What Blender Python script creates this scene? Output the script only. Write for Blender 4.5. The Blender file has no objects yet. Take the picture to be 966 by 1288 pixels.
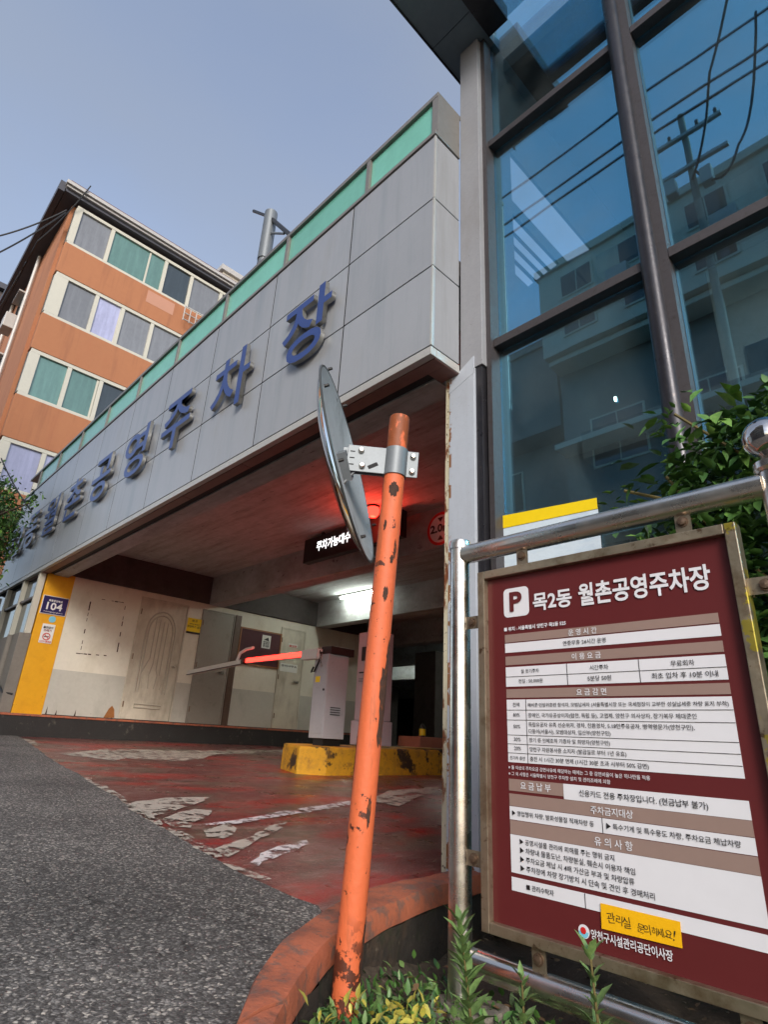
import bpy, math, random
from mathutils import Vector, Matrix
random.seed(7)
R = math.radians
sc = bpy.context.scene
COL = sc.collection

# ------------------------------------------------------------------ camera
cd = bpy.data.cameras.new('camera'); cam = bpy.data.objects.new('camera', cd); COL.objects.link(cam)
cd.sensor_fit = 'HORIZONTAL'; cd.sensor_width = 36; cd.lens = 27.18
cd.clip_start = 0.05; cd.clip_end = 1000
rows = ((0.6971, 0.2322, 0.6785), (0.7153, -0.2887, -0.6364), (0.0481, 0.9289, -0.3673))
cam.matrix_world = Matrix(rows).to_4x4()
sc.camera = cam
# ------------------------------------------------------------------ world, sun, exposure
SUN_EL, SUN_AZ = R(28), R(128)          # azimuth measured from +Y towards +X
w = bpy.data.worlds.new('World'); sc.world = w; w.use_nodes = True
wn = w.node_tree.nodes; wl = w.node_tree.links
bg = wn['Background']; bg.inputs[1].default_value = 0.15
sky = wn.new('ShaderNodeTexSky'); sky.sky_type = 'NISHITA'; sky.sun_disc = False
sky.sun_elevation = SUN_EL; sky.sun_rotation = SUN_AZ; sky.air_density = 1.0; sky.dust_density = 1.6; sky.ozone_density = 1.6
hs = wn.new('ShaderNodeHueSaturation'); hs.inputs['Saturation'].default_value = 0.72; hs.inputs['Hue'].default_value = 0.502
wl.new(sky.outputs[0], hs.inputs['Color'])
wt = wn.new('ShaderNodeTexCoord'); wm = wn.new('ShaderNodeMapping'); wm.inputs['Scale'].default_value = (1, 1, 2.4); wl.new(wt.outputs['Generated'], wm.inputs[0])
wz = wn.new('ShaderNodeTexNoise'); wz.inputs['Scale'].default_value = 1.9; wz.inputs['Detail'].default_value = 5; wl.new(wm.outputs[0], wz.inputs['Vector'])
wr = wn.new('ShaderNodeMapRange'); wr.inputs[1].default_value = .35; wr.inputs[2].default_value = .75; wr.inputs[3].default_value = .05; wr.inputs[4].default_value = .62; wl.new(wz.outputs[0], wr.inputs[0])
wx = wn.new('ShaderNodeMix'); wx.data_type = 'RGBA'; wx.inputs[7].default_value = (1.25, 1.42, 1.72, 1)      # thin high cloud
wl.new(wr.outputs[0], wx.inputs[0]); wl.new(hs.outputs[0], wx.inputs[6]); wl.new(wx.outputs[2], bg.inputs[0])
sd = bpy.data.lights.new('sun', 'SUN'); sd.energy = 1.3; sd.angle = R(18); sd.color = (1, 0.95, 0.88)
so = bpy.data.objects.new('sun', sd); COL.objects.link(so)
sdir = Vector((math.sin(SUN_AZ)*math.cos(SUN_EL), math.cos(SUN_AZ)*math.cos(SUN_EL), math.sin(SUN_EL)))
so.rotation_euler = sdir.to_track_quat('Z', 'Y').to_euler()
sc.cycles.caustics_reflective = False; sc.cycles.caustics_refractive = False
sc.view_settings.view_transform = 'Standard'; sc.view_settings.look = 'None'
sc.view_settings.exposure = 1.0; sc.view_settings.gamma = 1; sc.view_settings.use_curve_mapping = False

# ------------------------------------------------------------------ materials
def srgb(r, g, b):
    return tuple(((c/255)/12.92 if c/255 <= .04045 else ((c/255+.055)/1.055)**2.4) for c in (r, g, b))
def mat(name, col, rough=.6, metal=0.0, var=.15, vs=3.0, layers=(), bump=.12, bs=60, spec=.5, stretch=(1, 1, 1), rnd=0, emit=None, rvar=0):
    m = bpy.data.materials.new(name); m.use_nodes = True
    n = m.node_tree.nodes; l = m.node_tree.links; p = n['Principled BSDF']
    p.inputs['Roughness'].default_value = rough; p.inputs['Metallic'].default_value = metal
    p.inputs['Specular IOR Level'].default_value = spec
    tc = n.new('ShaderNodeTexCoord')
    def noise(scale, st=(1, 1, 1), detail=6, rgh=.6, off=0):
        mp = n.new('ShaderNodeMapping'); mp.inputs['Scale'].default_value = st; mp.inputs['Location'].default_value = (off, off*1.7, off*.6)
        l.new(tc.outputs['Object'], mp.inputs[0])
        t = n.new('ShaderNodeTexNoise'); t.inputs['Scale'].default_value = scale; t.inputs['Detail'].default_value = detail
        t.inputs['Roughness'].default_value = rgh
        l.new(mp.outputs[0], t.inputs['Vector']); return t.outputs[0]
    def ramp(src, a, b, ca=(0, 0, 0), cb=(1, 1, 1)):
        r = n.new('ShaderNodeValToRGB'); r.color_ramp.elements[0].position = a; r.color_ramp.elements[1].position = b
        r.color_ramp.elements[0].color = (*ca, 1); r.color_ramp.elements[1].color = (*cb, 1)
        l.new(src, r.inputs[0]); return r.outputs[0]
    def mix(f, a, b, bt='MIX'):
        x = n.new('ShaderNodeMix'); x.data_type = 'RGBA'; x.blend_type = bt
        if isinstance(f, float): x.inputs[0].default_value = f
        else: l.new(f, x.inputs[0])
        for i, v in ((6, a), (7, b)):
            if isinstance(v, tuple): x.inputs[i].default_value = (*v, 1)
            else: l.new(v, x.inputs[i])
        return x.outputs[2]
    dk = tuple(max(0, c*(1-var)) for c in col); lt = tuple(min(1, c*(1+var)) for c in col)
    c = ramp(noise(vs, stretch), .3, .7, dk, lt)
    if var > 0:
        c = mix(.5, c, ramp(noise(vs*9, stretch, off=3), .3, .7, dk, lt))
    msum = None
    for i, L in enumerate(layers):
        f = ramp(noise(L.get('s', 4), L.get('st', (1, 1, 1)), L.get('d', 8), L.get('r', .65), off=5.3*i+2), L['lo'], L['hi'])
        if 'ax' in L:
            k, v0, v1 = L['ax']
            sx = n.new('ShaderNodeSeparateXYZ'); l.new(tc.outputs['Object'], sx.inputs[0])
            mr = n.new('ShaderNodeMapRange'); mr.inputs[1].default_value = v0; mr.inputs[2].default_value = v1
            l.new(sx.outputs[k], mr.inputs[0])
            mm = n.new('ShaderNodeMath'); mm.operation = 'MULTIPLY'; l.new(f, mm.inputs[0]); l.new(mr.outputs[0], mm.inputs[1]); f = mm.outputs[0]
            f = ramp(f, L.get('a', 0), L.get('b', 1))
        if 'k' in L:
            mm = n.new('ShaderNodeMath'); mm.operation = 'MULTIPLY'; l.new(f, mm.inputs[0]); mm.inputs[1].default_value = L['k']; f = mm.outputs[0]
        c = mix(f, c, L['c'])
        if 'rough' in L: msum = (f, L['rough'])
    if rnd:
        oi = n.new('ShaderNodeObjectInfo'); mr = n.new('ShaderNodeMapRange'); mr.inputs[3].default_value = 1-rnd; mr.inputs[4].default_value = 1+rnd
        l.new(oi.outputs['Random'], mr.inputs[0]); vm = n.new('ShaderNodeVectorMath'); vm.operation = 'SCALE'
        l.new(c, vm.inputs[0]); l.new(mr.outputs[0], vm.inputs[3]); c = vm.outputs[0]
    l.new(c, p.inputs['Base Color'])
    if rvar:
        mr = n.new('ShaderNodeMapRange'); mr.inputs[3].default_value = rough-rvar; mr.inputs[4].default_value = rough+rvar
        mr.inputs[1].default_value = .3; mr.inputs[2].default_value = .7
        l.new(noise(vs*4, stretch, off=9), mr.inputs[0]); l.new(mr.outputs[0], p.inputs['Roughness'])
    if bump:
        b = n.new('ShaderNodeBump'); b.inputs['Strength'].default_value = bump; b.inputs['Distance'].default_value = .01
        l.new(noise(bs, off=1), b.inputs['Height']); l.new(b.outputs[0], p.inputs['Normal'])
    if emit:
        p.inputs['Emission Color'].default_value = (*emit[0], 1); p.inputs['Emission Strength'].default_value = emit[1]
    return m
def flat(name, col, rough=.55, **k):
    return mat(name, col, rough, var=.05, bump=0, **k)
RUST = (.16, .055, .018); GRIME = (.03, .027, .023)
M = {}
M['clad'] = mat('painted_panel', srgb(160, 162, 166), .33, .22, .03, 1.5, layers=[
    dict(s=1.6, st=(4, 4, .35), lo=.48, hi=.76, c=srgb(130, 139, 145), k=.6), dict(s=9, st=(1, 1, .08), lo=.56, hi=.74, c=srgb(116, 118, 120), k=.25), dict(s=3, st=(1, 1, .3), lo=.58, hi=.75, c=srgb(150, 146, 140), k=.4)], bump=.02, bs=20, rnd=.05)
M['clad_side'] = mat('matt_side_panel', srgb(146, 149, 155), .75, 0, .04, 1.5, layers=[dict(s=2.5, st=(1, 3, .3), lo=.48, hi=.75, c=srgb(122, 122, 120), k=.6)], bump=.02, bs=20, spec=.25)
M['trim'] = mat('trim_metal', srgb(178, 176, 172), .4, .2, .08, layers=[dict(s=9, lo=.6, hi=.75, c=RUST, k=.25)], bump=.03)
M['joint'] = flat('joint_black', (.01, .01, .011), .8)
M['frame_grey'] = mat('grey_frame_metal', srgb(128, 124, 120), .45, .3, .12, layers=[dict(s=7, lo=.6, hi=.72, c=srgb(90, 84, 78), k=.5)], bump=.04)
M['green'] = mat('green_sheet', srgb(112, 182, 164), .22, 0, .1, 1.2, layers=[dict(s=1, st=(2, 2, .4), lo=.5, hi=.8, c=srgb(90, 150, 130), k=.5)], bump=.02, bs=8, rnd=.12)
M['blue_letter'] = mat('letter_blue', srgb(44, 66, 128), .35, .1, .1, bump=.02)
M['letter_side'] = mat('letter_side_steel', srgb(140, 140, 138), .35, .5, .15, 6, layers=[dict(s=9, lo=.55, hi=.7, c=(.05, .04, .03), k=.6)])
M['soffit'] = mat('soffit_panel', srgb(122, 88, 82), .5, .1, .15, 2, layers=[dict(s=3, lo=.5, hi=.7, c=srgb(95, 75, 70), k=.6)], bump=.04, rnd=.08)
M['concrete'] = mat('raw_concrete', srgb(176, 180, 180), .85, 0, .22, 1.2, layers=[
    dict(s=2.0, st=(.5, 4, 1), lo=.45, hi=.7, c=srgb(122, 114, 108), k=.7), dict(s=8, st=(.6, 3, 1), lo=.62, hi=.7, c=srgb(50, 42, 40), k=.7)], bump=.4, bs=12)
M['concrete_dark'] = mat('dark_concrete', srgb(78, 72, 69), .85, 0, .2, 1.5, layers=[dict(s=3, lo=.5, hi=.7, c=srgb(54, 46, 44), k=.6)], bump=.3, bs=14)  # darker concrete tone with still darker patches
M['concrete_pale'] = mat('pier_concrete', srgb(122, 116, 108), .85, 0, .15, 2, layers=[dict(s=3, st=(1, 1, .3), lo=.5, hi=.75, c=srgb(85, 80, 74), k=.6)], bump=.3, bs=40)
M['wall_cream'] = mat('cream_wall_paint', srgb(216, 211, 196), .7, 0, .07, 1.5, layers=[
    dict(s=2.5, st=(1, 1, .5), lo=.5, hi=.8, c=srgb(176, 164, 140), k=.6), dict(s=24, lo=.68, hi=.72, c=srgb(110, 90, 66), k=.8)], bump=.15, bs=25)
M['wall_grey'] = mat('grey_dado_paint', srgb(184, 182, 172), .7, 0, .07, 2, layers=[
    dict(s=3, st=(1, 1, .5), lo=.5, hi=.8, c=srgb(140, 136, 126), k=.6), dict(s=20, lo=.68, hi=.72, c=srgb(100, 84, 64), k=.8)], bump=.15, bs=25)
M['door'] = mat('old_door_paint', srgb(200, 193, 176), .5, 0, .08, 3, layers=[dict(s=4, st=(1, 1, .4), lo=.45, hi=.7, c=srgb(150, 140, 124), k=.7), dict(s=30, lo=.7, hi=.72, c=srgb(90, 70, 50))], bump=.08)
M['door_groove'] = flat('door_moulding', srgb(176, 169, 154), .5)
M['door_grey'] = mat('grey_steel_door', srgb(142, 137, 128), .45, .1, .08, 3, layers=[dict(s=5, lo=.55, hi=.75, c=srgb(110, 104, 96), k=.6)], bump=.06)
M['brown'] = mat('brown_frame', srgb(92, 72, 60), .5, .1, .2, 4)
M['wood_frame'] = mat('wood_board_frame', srgb(150, 98, 54), .5, 0, .2, 5, stretch=(1, 1, 4))
M['board_maroon'] = mat('notice_felt', srgb(70, 18, 28), .7, 0, .15)
M['yellow_col'] = mat('yellow_wall_paint', srgb(222, 160, 20), .5, 0, .06, 2, layers=[
    dict(s=5, lo=.5, hi=.8, c=srgb(196, 134, 12), k=.6), dict(s=12, lo=.6, hi=.68, c=srgb(90, 62, 20), k=.9, ax=(2, .7, .1), a=.3, b=.7)], bump=.08)
M['kerb_black'] = mat('black_kerb_face', srgb(38, 36, 35), .7, 0, .3, 4, layers=[dict(s=7, lo=.6, hi=.72, c=srgb(95, 88, 80), k=.8)], bump=.4)
M['kerb_orange'] = mat('orange_kerb_paint', srgb(170, 96, 68), .8, 0, .13, 3, layers=[
    dict(s=6, lo=.48, hi=.6, c=srgb(124, 80, 66), k=.8), dict(s=16, lo=.53, hi=.62, c=srgb(112, 88, 78), k=.8), dict(s=45, lo=.64, hi=.7, c=srgb(60, 50, 46), k=.8),
    dict(s=3, lo=.62, hi=.68, c=srgb(66, 58, 54), k=.8)], bump=.5, bs=55)
M['planter_black'] = mat('mossy_black_concrete', srgb(44, 38, 32), .9, 0, .35, 6, layers=[
    dict(s=5, lo=.5, hi=.7, c=srgb(84, 66, 50), k=.8), dict(s=11, lo=.55, hi=.7, c=srgb(40, 46, 24), k=.8), dict(s=30, lo=.64, hi=.7, c=srgb(110, 100, 86), k=.7)], bump=.8, bs=35)
M['soil'] = mat('dry_soil', srgb(78, 66, 54), .95, 0, .35, 5, layers=[dict(s=9, lo=.55, hi=.65, c=srgb(46, 44, 28), k=.8), dict(s=40, lo=.62, hi=.68, c=srgb(128, 116, 98), k=.8)], bump=1, bs=30)
M['stone'] = mat('grey_stone', srgb(120, 112, 100), .9, 0, .2, 12, layers=[dict(s=20, lo=.5, hi=.7, c=srgb(70, 64, 54), k=.7)], bump=.7, bs=40)
M['white_col'] = mat('rusting_white_steel', srgb(178, 184, 194), .42, .05, .05, 1.5, layers=[
    dict(s=3, st=(2, 2, .3), lo=.5, hi=.8, c=srgb(160, 162, 168), k=.6),
    dict(s=11, lo=.5, hi=.56, c=srgb(132, 84, 40), ax=(0, -2.2, -2.285), a=.45, b=.62),
    dict(s=9, st=(1, 1, 1), lo=.47, hi=.55, c=srgb(120, 70, 36), ax=(2, -.1, -.62), a=.62, b=.75),
    dict(s=70, lo=.66, hi=.68, c=srgb(72, 68, 66))], bump=.12, bs=30)
M['col_edge'] = mat('cream_rusted_edge', srgb(190, 182, 158), .6, 0, .1, 5, layers=[
    dict(s=8, st=(1, 1, .4), lo=.57, hi=.62, c=srgb(112, 62, 28)), dict(s=34, lo=.6, hi=.63, c=srgb(50, 28, 16))], bump=.3)
M['col_upper'] = mat('grey_upper_column', srgb(144, 145, 150), .6, .05, .08, 3, layers=[dict(s=3, st=(1, 1, .3), lo=.5, hi=.8, c=srgb(118, 114, 112), k=.6), dict(s=60, lo=.66, hi=.69, c=srgb(90, 80, 74))], bump=.15, bs=50)
M['rust_patch'] = mat('rust_flakes', srgb(120, 66, 32), .9, 0, .5, 30, bump=.8)
M['tower_frame'] = mat('brown_grey_mullion', srgb(50, 49, 54), .35, .45, .2, 2, layers=[
    dict(s=2, st=(4, 4, .5), lo=.5, hi=.7, c=srgb(36, 34, 38), k=.7), dict(s=40, lo=.6, hi=.7, c=srgb(86, 74, 68), k=.6)], bump=.08, rvar=.1)
M['tower_frame_light'] = mat('weathered_transom', srgb(72, 68, 70), .5, .3, .15, 3, layers=[dict(s=30, lo=.55, hi=.7, c=srgb(54, 46, 44), k=.7)], bump=.1)
M['canopy'] = mat('canopy_soffit_metal', srgb(124, 140, 150), .5, .15, .1, 2, bump=.03)
M['interior'] = mat('interior_concrete', srgb(96, 100, 100), .8, 0, .2, 2, bump=.1)
M['interior_dark'] = mat('interior_dark', srgb(50, 56, 58), .8, 0, .2, 2, bump=.1)
M['interior_light'] = mat('interior_pale', srgb(150, 160, 158), .7, 0, .15, 2, bump=.05)
M['steel'] = mat('stainless_steel', srgb(226, 221, 213), .27, 1.0, .08, 2, layers=[
    dict(s=24, st=(.15, 1, 1), lo=.45, hi=.8, c=srgb(184, 164, 140), k=.6), dict(s=60, lo=.66, hi=.72, c=srgb(96, 74, 56), k=.6)], bump=.02, bs=90, rvar=.08)
M['steel_ball'] = mat('polished_steel', srgb(205, 200, 196), .08, 1.0, .04, 2, layers=[dict(s=30, lo=.66, hi=.72, c=srgb(120, 96, 76), k=.6)], bump=.03, bs=8)
M['steel_frame'] = mat('tarnished_sign_frame', srgb(176, 162, 140), .38, .85, .12, 4, layers=[
    dict(s=7, lo=.5, hi=.66, c=srgb(120, 96, 66), k=.8), dict(s=2.6, lo=.5, hi=.54, c=srgb(206, 186, 60), k=.8, ax=(0, -.492, -.478), a=.4, b=.6),
    dict(s=26, lo=.6, hi=.68, c=srgb(88, 60, 36), k=.8)], bump=.08, rvar=.1)
M['bracket'] = mat('bracket_steel', srgb(150, 138, 120), .4, .8, .15, 20, layers=[dict(s=40, lo=.58, hi=.66, c=srgb(96, 66, 40), k=.7)], bump=.06)
M['bolt'] = mat('bolt_metal', srgb(120, 100, 84), .45, .8, .25, 40)
M['galv'] = mat('galvanised_plate', srgb(116, 121, 125), .5, .35, .1, 14, bump=.04)
M['pole'] = mat('orange_pole_paint', srgb(204, 100, 58), .6, 0, .08, 5, layers=[
    dict(s=3, st=(2, 2, .3), lo=.5, hi=.7, c=srgb(186, 92, 62), k=.7),
    dict(s=13, lo=.61, hi=.625, c=srgb(74, 34, 20)), dict(s=42, lo=.65, hi=.67, c=srgb(60, 30, 18)),
    dict(s=10, lo=.46, hi=.52, c=srgb(84, 40, 22), ax=(2, -.35, -.8), a=.35, b=.6),
    dict(s=10, st=(1, 1, .4), lo=.44, hi=.54, c=srgb(130, 66, 28), ax=(2, .80, 1.05), a=.35, b=.6), dict(s=20, st=(1, 1, .12), lo=.56, hi=.64, c=srgb(150, 80, 46), k=.6)], bump=.25, bs=45)
M['chip'] = mat('bare_rusted_steel', srgb(66, 44, 34), .8, .2, .35, 30, layers=[dict(s=30, lo=.55, hi=.65, c=srgb(120, 64, 30), k=.8)], bump=.6)
M['mirror'] = mat('convex_mirror_face', srgb(215, 218, 218), .05, 1.0, .02, 2, bump=0)
M['mirror_back'] = mat('mirror_back_shell', srgb(178, 184, 188), .5, .35, .12, 6, layers=[dict(s=5, st=(1, 1, .4), lo=.5, hi=.75, c=srgb(100, 104, 108), k=.7), dict(s=40, lo=.66, hi=.68, c=(.05, .045, .04))], bump=.08)
M['mirror_rim'] = mat('mirror_rim_rubber', srgb(70, 72, 72), .4, .2, .1, 10, layers=[dict(s=30, lo=.62, hi=.7, c=(.1, .08, .07))])
M['sign_red'] = mat('maroon_sign_sheet', srgb(90, 32, 34), .4, 0, .05, 2, bump=.01)
M['sign_taupe'] = flat('taupe_print', srgb(142, 120, 112), .4)
M['sign_white'] = mat('white_print', srgb(214, 214, 220), .4, 0, .03, 2, bump=0)
M['ink'] = flat('black_print', srgb(28, 24, 26), .5)
M['ink_red'] = flat('maroon_print', srgb(120, 20, 26), .5)
M['white'] = mat('white_paint', srgb(222, 222, 220), .5, 0, .05, 3)
M['paper'] = mat('white_paper', srgb(222, 222, 216), .7, 0, .04, 3)
M['paper_sky'] = mat('pale_printed_poster', srgb(205, 218, 228), .5, 0, .06, 3, layers=[dict(s=4, st=(1, 1, 3), lo=.5, hi=.7, c=srgb(176, 196, 216), k=.7)])
M['yellow_sheet'] = flat('yellow_print', srgb(240, 206, 20), .45)
M['sticker'] = mat('yellow_sticker', srgb(236, 178, 10), .5, 0, .05, 6)
M['navy'] = flat('navy_enamel', srgb(28, 32, 84), .35)
M['skyblue'] = flat('light_blue_disc', srgb(120, 190, 214), .4)
M['red'] = flat('red_print', srgb(196, 36, 36), .45)
M['black'] = mat('black_plastic', srgb(30, 28, 28), .45, 0, .2, 5)
M['box_grey'] = mat('grey_cabinet', srgb(178, 178, 184), .45, .05, .05, 3, layers=[dict(s=6, lo=.6, hi=.75, c=srgb(140, 138, 138), k=.5)], bump=.03)
M['box_dark'] = mat('dark_brown_cap', srgb(54, 40, 38), .5, 0, .2, 4)
M['pinkish'] = mat('pale_machine_shell', srgb(196, 180, 188), .45, 0, .05, 3)
M['led_red'] = mat('red_led', (.8, .02, .01), .4, var=0, bump=0, emit=((1, .02, .012), 4.5))
M['led_dim'] = mat('red_led_tail', (.8, .02, .01), .4, var=0, bump=0, emit=((1, .05, .03), 2.5))
M['led_white'] = mat('white_led', (.9, .9, .9), .4, var=0, bump=0, emit=((1, 1, 1), 1.1))
M['tube'] = mat('lit_fluorescent', (.9, .9, .9), .4, var=0, bump=0, emit=((.93, 1, .9), 55))
M['tube_in'] = mat('lit_small_lamp', (.9, .9, .9), .4, var=0, bump=0, emit=((.6, 1, .9), 8))
M['island_yellow'] = mat('worn_yellow_island', srgb(206, 152, 32), .75, 0, .1, 3, layers=[
    dict(s=2.6, lo=.535, hi=.575, c=srgb(58, 42, 26)), dict(s=5, lo=.5, hi=.7, c=srgb(140, 104, 48), k=.6), dict(s=8, lo=.55, hi=.65, c=srgb(150, 106, 40), k=.8), dict(s=22, lo=.62, hi=.67, c=srgb(70, 54, 34))], bump=.5, bs=30)
M['brick_pink'] = mat('pink_block', srgb(164, 104, 84), .85, 0, .12, 6, bump=.3)
M['orange_wall'] = mat('orange_render', srgb(164, 108, 74), .85, 0, .05, .8, layers=[
    dict(s=.7, st=(1, 1, .3), lo=.5, hi=.8, c=srgb(156, 94, 64), k=.6), dict(s=3.5, st=(1, 1, .08), lo=.52, hi=.72, c=srgb(124, 78, 58), k=.5), dict(s=14, lo=.7, hi=.72, c=srgb(96, 70, 60), k=.7)], bump=.2, bs=25)
M['orange_patch'] = mat('repaired_render', srgb(180, 132, 110), .85, 0, .05, 3)
M['cream_frame'] = mat('cream_window_frame', srgb(190, 186, 172), .5, 0, .05, 2, layers=[dict(s=6, lo=.62, hi=.75, c=srgb(160, 150, 130), k=.5)])
def pane(name, tint, rough=.08, curtain=.0):
    return mat(name, tint, rough, 0, .12, .9, layers=[dict(s=3, st=(1, 3, .3), lo=.45, hi=.7, c=tuple(min(1, c*1.5) for c in tint), k=.5)], bump=.015, bs=2, spec=.8, rnd=.15)
M['pane_grey'] = pane('grey_window_pane', srgb(118, 120, 124))
M['pane_teal'] = pane('teal_window_pane', srgb(86, 118, 112))
M['pane_lilac'] = pane('lilac_window_pane', srgb(150, 152, 180))
M['pane_dark'] = pane('dark_window_pane', srgb(48, 56, 60))
M['roof_tile'] = mat('maroon_roof_tile', srgb(96, 62, 60), .7, 0, .15, 6, bump=.2)
M['eave'] = mat('dark_eave', srgb(66, 66, 74), .6, 0, .15, 3)
M['gutter'] = mat('gutter_metal', srgb(176, 172, 168), .5, .1, .1, 4)
M['facade_beige'] = mat('beige_apartment_render', srgb(200, 192, 178), .85, 0, .06, 1, layers=[dict(s=1, st=(1, 1, .3), lo=.5, hi=.8, c=srgb(140, 132, 122), k=.5)])
M['facade_dark'] = mat('grey_apartment_base', srgb(120, 120, 118), .85, 0, .1, 1)
M['brown_roofing'] = mat('dark_cladding', srgb(70, 62, 60), .7, 0, .2, 4)
M['wood_pole'] = mat('utility_pole_concrete', srgb(130, 126, 120), .8, 0, .1, 5)
M['wire'] = flat('cable_black', (.015, .015, .016), .6)
M['stem'] = mat('plant_stem', srgb(96, 84, 44), .8, 0, .2, 20)
M['bark'] = mat('bark', srgb(84, 70, 56), .9, 0, .3, 15, bump=.6)
def leafmat(name, c1, c2, rnd=.3):
    m = mat(name, c1, .45, 0, .2, 8, layers=[dict(s=5, lo=.4, hi=.65, c=c2, k=.8)], bump=.05, rnd=rnd)
    p = m.node_tree.nodes['Principled BSDF']
    p.inputs['Transmission Weight'].default_value = 0
    p.inputs['Subsurface Weight'].default_value = 0
    return m
M['leaf'] = leafmat('ivy_leaf', (.06, .145, .03), (.11, .23, .05))
M['leaf_dark'] = leafmat('dark_ivy_leaf', (.035, .095, .028), (.06, .14, .035))
M['leaf_light'] = leafmat('fresh_leaf', (.13, .28, .05), (.22, .36, .08))
M['leaf_yellow'] = leafmat('yellowing_leaf', (.42, .34, .05), (.3, .32, .06))
M['leaf_weed'] = leafmat('weed_leaf', (.10, .17, .05), (.16, .25, .08))

# asphalt: dark binder with pale aggregate chips
def asphalt():
    m = mat('asphalt', (.128, .114, .102), .85, 0, .3, 1.6, bump=0)
    n = m.node_tree.nodes; l = m.node_tree.links; p = n['Principled BSDF']
    src = p.inputs['Base Color'].links[0].from_socket
    tc = n.new('ShaderNodeTexCoord'); v = n.new('ShaderNodeTexVoronoi'); v.inputs['Scale'].default_value = 100
    nd = n.new('ShaderNodeTexNoise'); nd.inputs['Scale'].default_value = 60; nd.inputs['Detail'].default_value = 2; l.new(tc.outputs['Object'], nd.inputs['Vector'])
    va = n.new('ShaderNodeVectorMath'); va.operation = 'MULTIPLY_ADD'; va.inputs[1].default_value = (.02, .02, .02); l.new(nd.outputs[1], va.inputs[0]); l.new(tc.outputs['Object'], va.inputs[2])
    l.new(va.outputs[0], v.inputs['Vector'])
    r = n.new('ShaderNodeValToRGB'); e = r.color_ramp.elements
    e[0].position = .0; e[0].color = (.045, .042, .04, 1); e[1].position = 1; e[1].color = (.58, .53, .46, 1)
    for pos, c in ((.4, .085), (.66, .15), (.84, .29)):
        q = e.new(pos); q.color = (c, c*.96, c*.91, 1)
    sp = n.new('ShaderNodeSeparateColor'); l.new(v.outputs['Color'], sp.inputs[0]); l.new(sp.outputs[0], r.inputs[0])
    mx = n.new('ShaderNodeMix'); mx.data_type = 'RGBA'; mx.inputs[0].default_value = .72
    l.new(src, mx.inputs[6]); l.new(r.outputs[0], mx.inputs[7])
    d = n.new('ShaderNodeValToRGB'); d.color_ramp.elements[0].position = .35; d.color_ramp.elements[1].position = .75
    d.color_ramp.elements[0].color = (1, 1, 1, 1); d.color_ramp.elements[1].color = (.45, .45, .45, 1)
    l.new(v.outputs['Distance'], d.inputs[0])
    mu = n.new('ShaderNodeMix'); mu.data_type = 'RGBA'; mu.blend_type = 'MULTIPLY'; mu.inputs[0].default_value = 1
    l.new(mx.outputs[2], mu.inputs[6]); l.new(d.outputs[0], mu.inputs[7]); ve = n.new('ShaderNodeTexVoronoi'); ve.feature = 'DISTANCE_TO_EDGE'; ve.inputs['Scale'].default_value = .9
    nd2 = n.new('ShaderNodeTexNoise'); nd2.inputs['Scale'].default_value = 3; nd2.inputs['Detail'].default_value = 8; l.new(tc.outputs['Object'], nd2.inputs['Vector'])
    v2 = n.new('ShaderNodeVectorMath'); v2.operation = 'MULTIPLY_ADD'; v2.inputs[1].default_value = (.5, .5, .5); l.new(nd2.outputs[1], v2.inputs[0]); l.new(tc.outputs['Object'], v2.inputs[2]); l.new(v2.outputs[0], ve.inputs['Vector'])
    rc = n.new('ShaderNodeMapRange'); rc.inputs[1].default_value = .0; rc.inputs[2].default_value = .007; rc.inputs[3].default_value = .45; rc.inputs[4].default_value = 1; l.new(ve.outputs['Distance'], rc.inputs[0])
    nb = n.new('ShaderNodeTexNoise'); nb.inputs['Scale'].default_value = 1.4; nb.inputs['Detail'].default_value = 5; l.new(tc.outputs['Object'], nb.inputs['Vector'])
    rb_ = n.new('ShaderNodeMapRange'); rb_.inputs[1].default_value = .35; rb_.inputs[2].default_value = .65; rb_.inputs[3].default_value = .74; rb_.inputs[4].default_value = 1.18; l.new(nb.outputs[0], rb_.inputs[0])
    mm = n.new('ShaderNodeMath'); mm.operation = 'MULTIPLY'; l.new(rc.outputs[0], mm.inputs[0]); l.new(rb_.outputs[0], mm.inputs[1])
    vs_ = n.new('ShaderNodeVectorMath'); vs_.operation = 'SCALE'; l.new(mu.outputs[2], vs_.inputs[0]); l.new(mm.outputs[0], vs_.inputs[3]); l.new(vs_.outputs[0], p.inputs['Base Color'])
    b = n.new('ShaderNodeBump'); b.inputs['Strength'].default_value = .7; b.inputs['Distance'].default_value = .006; b.invert = True
    l.new(v.outputs['Distance'], b.inputs['Height']); l.new(b.outputs[0], p.inputs['Normal'])
    return m
M['asphalt'] = asphalt()
M['ramp'] = mat('worn_red_ramp_paint', srgb(104, 60, 57), .34, 0, .2, 1.1, layers=[
    dict(s=1.1, st=(1.6, .7, 1), lo=.49, hi=.58, c=srgb(158, 26, 24), k=.88),
    dict(s=1.5, st=(1.3, .6, 1), lo=.51, hi=.60, c=srgb(84, 88, 72), k=.75),
    dict(s=1.9, st=(1.5, .5, 1), lo=.52, hi=.60, c=srgb(70, 44, 42), k=.75),
    dict(s=5, st=(2.2, .5, 1), lo=.56, hi=.63, c=srgb(132, 104, 96), k=.7),
    dict(s=13, st=(2, .7, 1), lo=.58, hi=.64, c=srgb(150, 134, 124), k=.6),
    dict(s=55, lo=.56, hi=.62, c=srgb(150, 112, 104), k=.6)], bump=.55, bs=70, rvar=.12)
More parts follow.
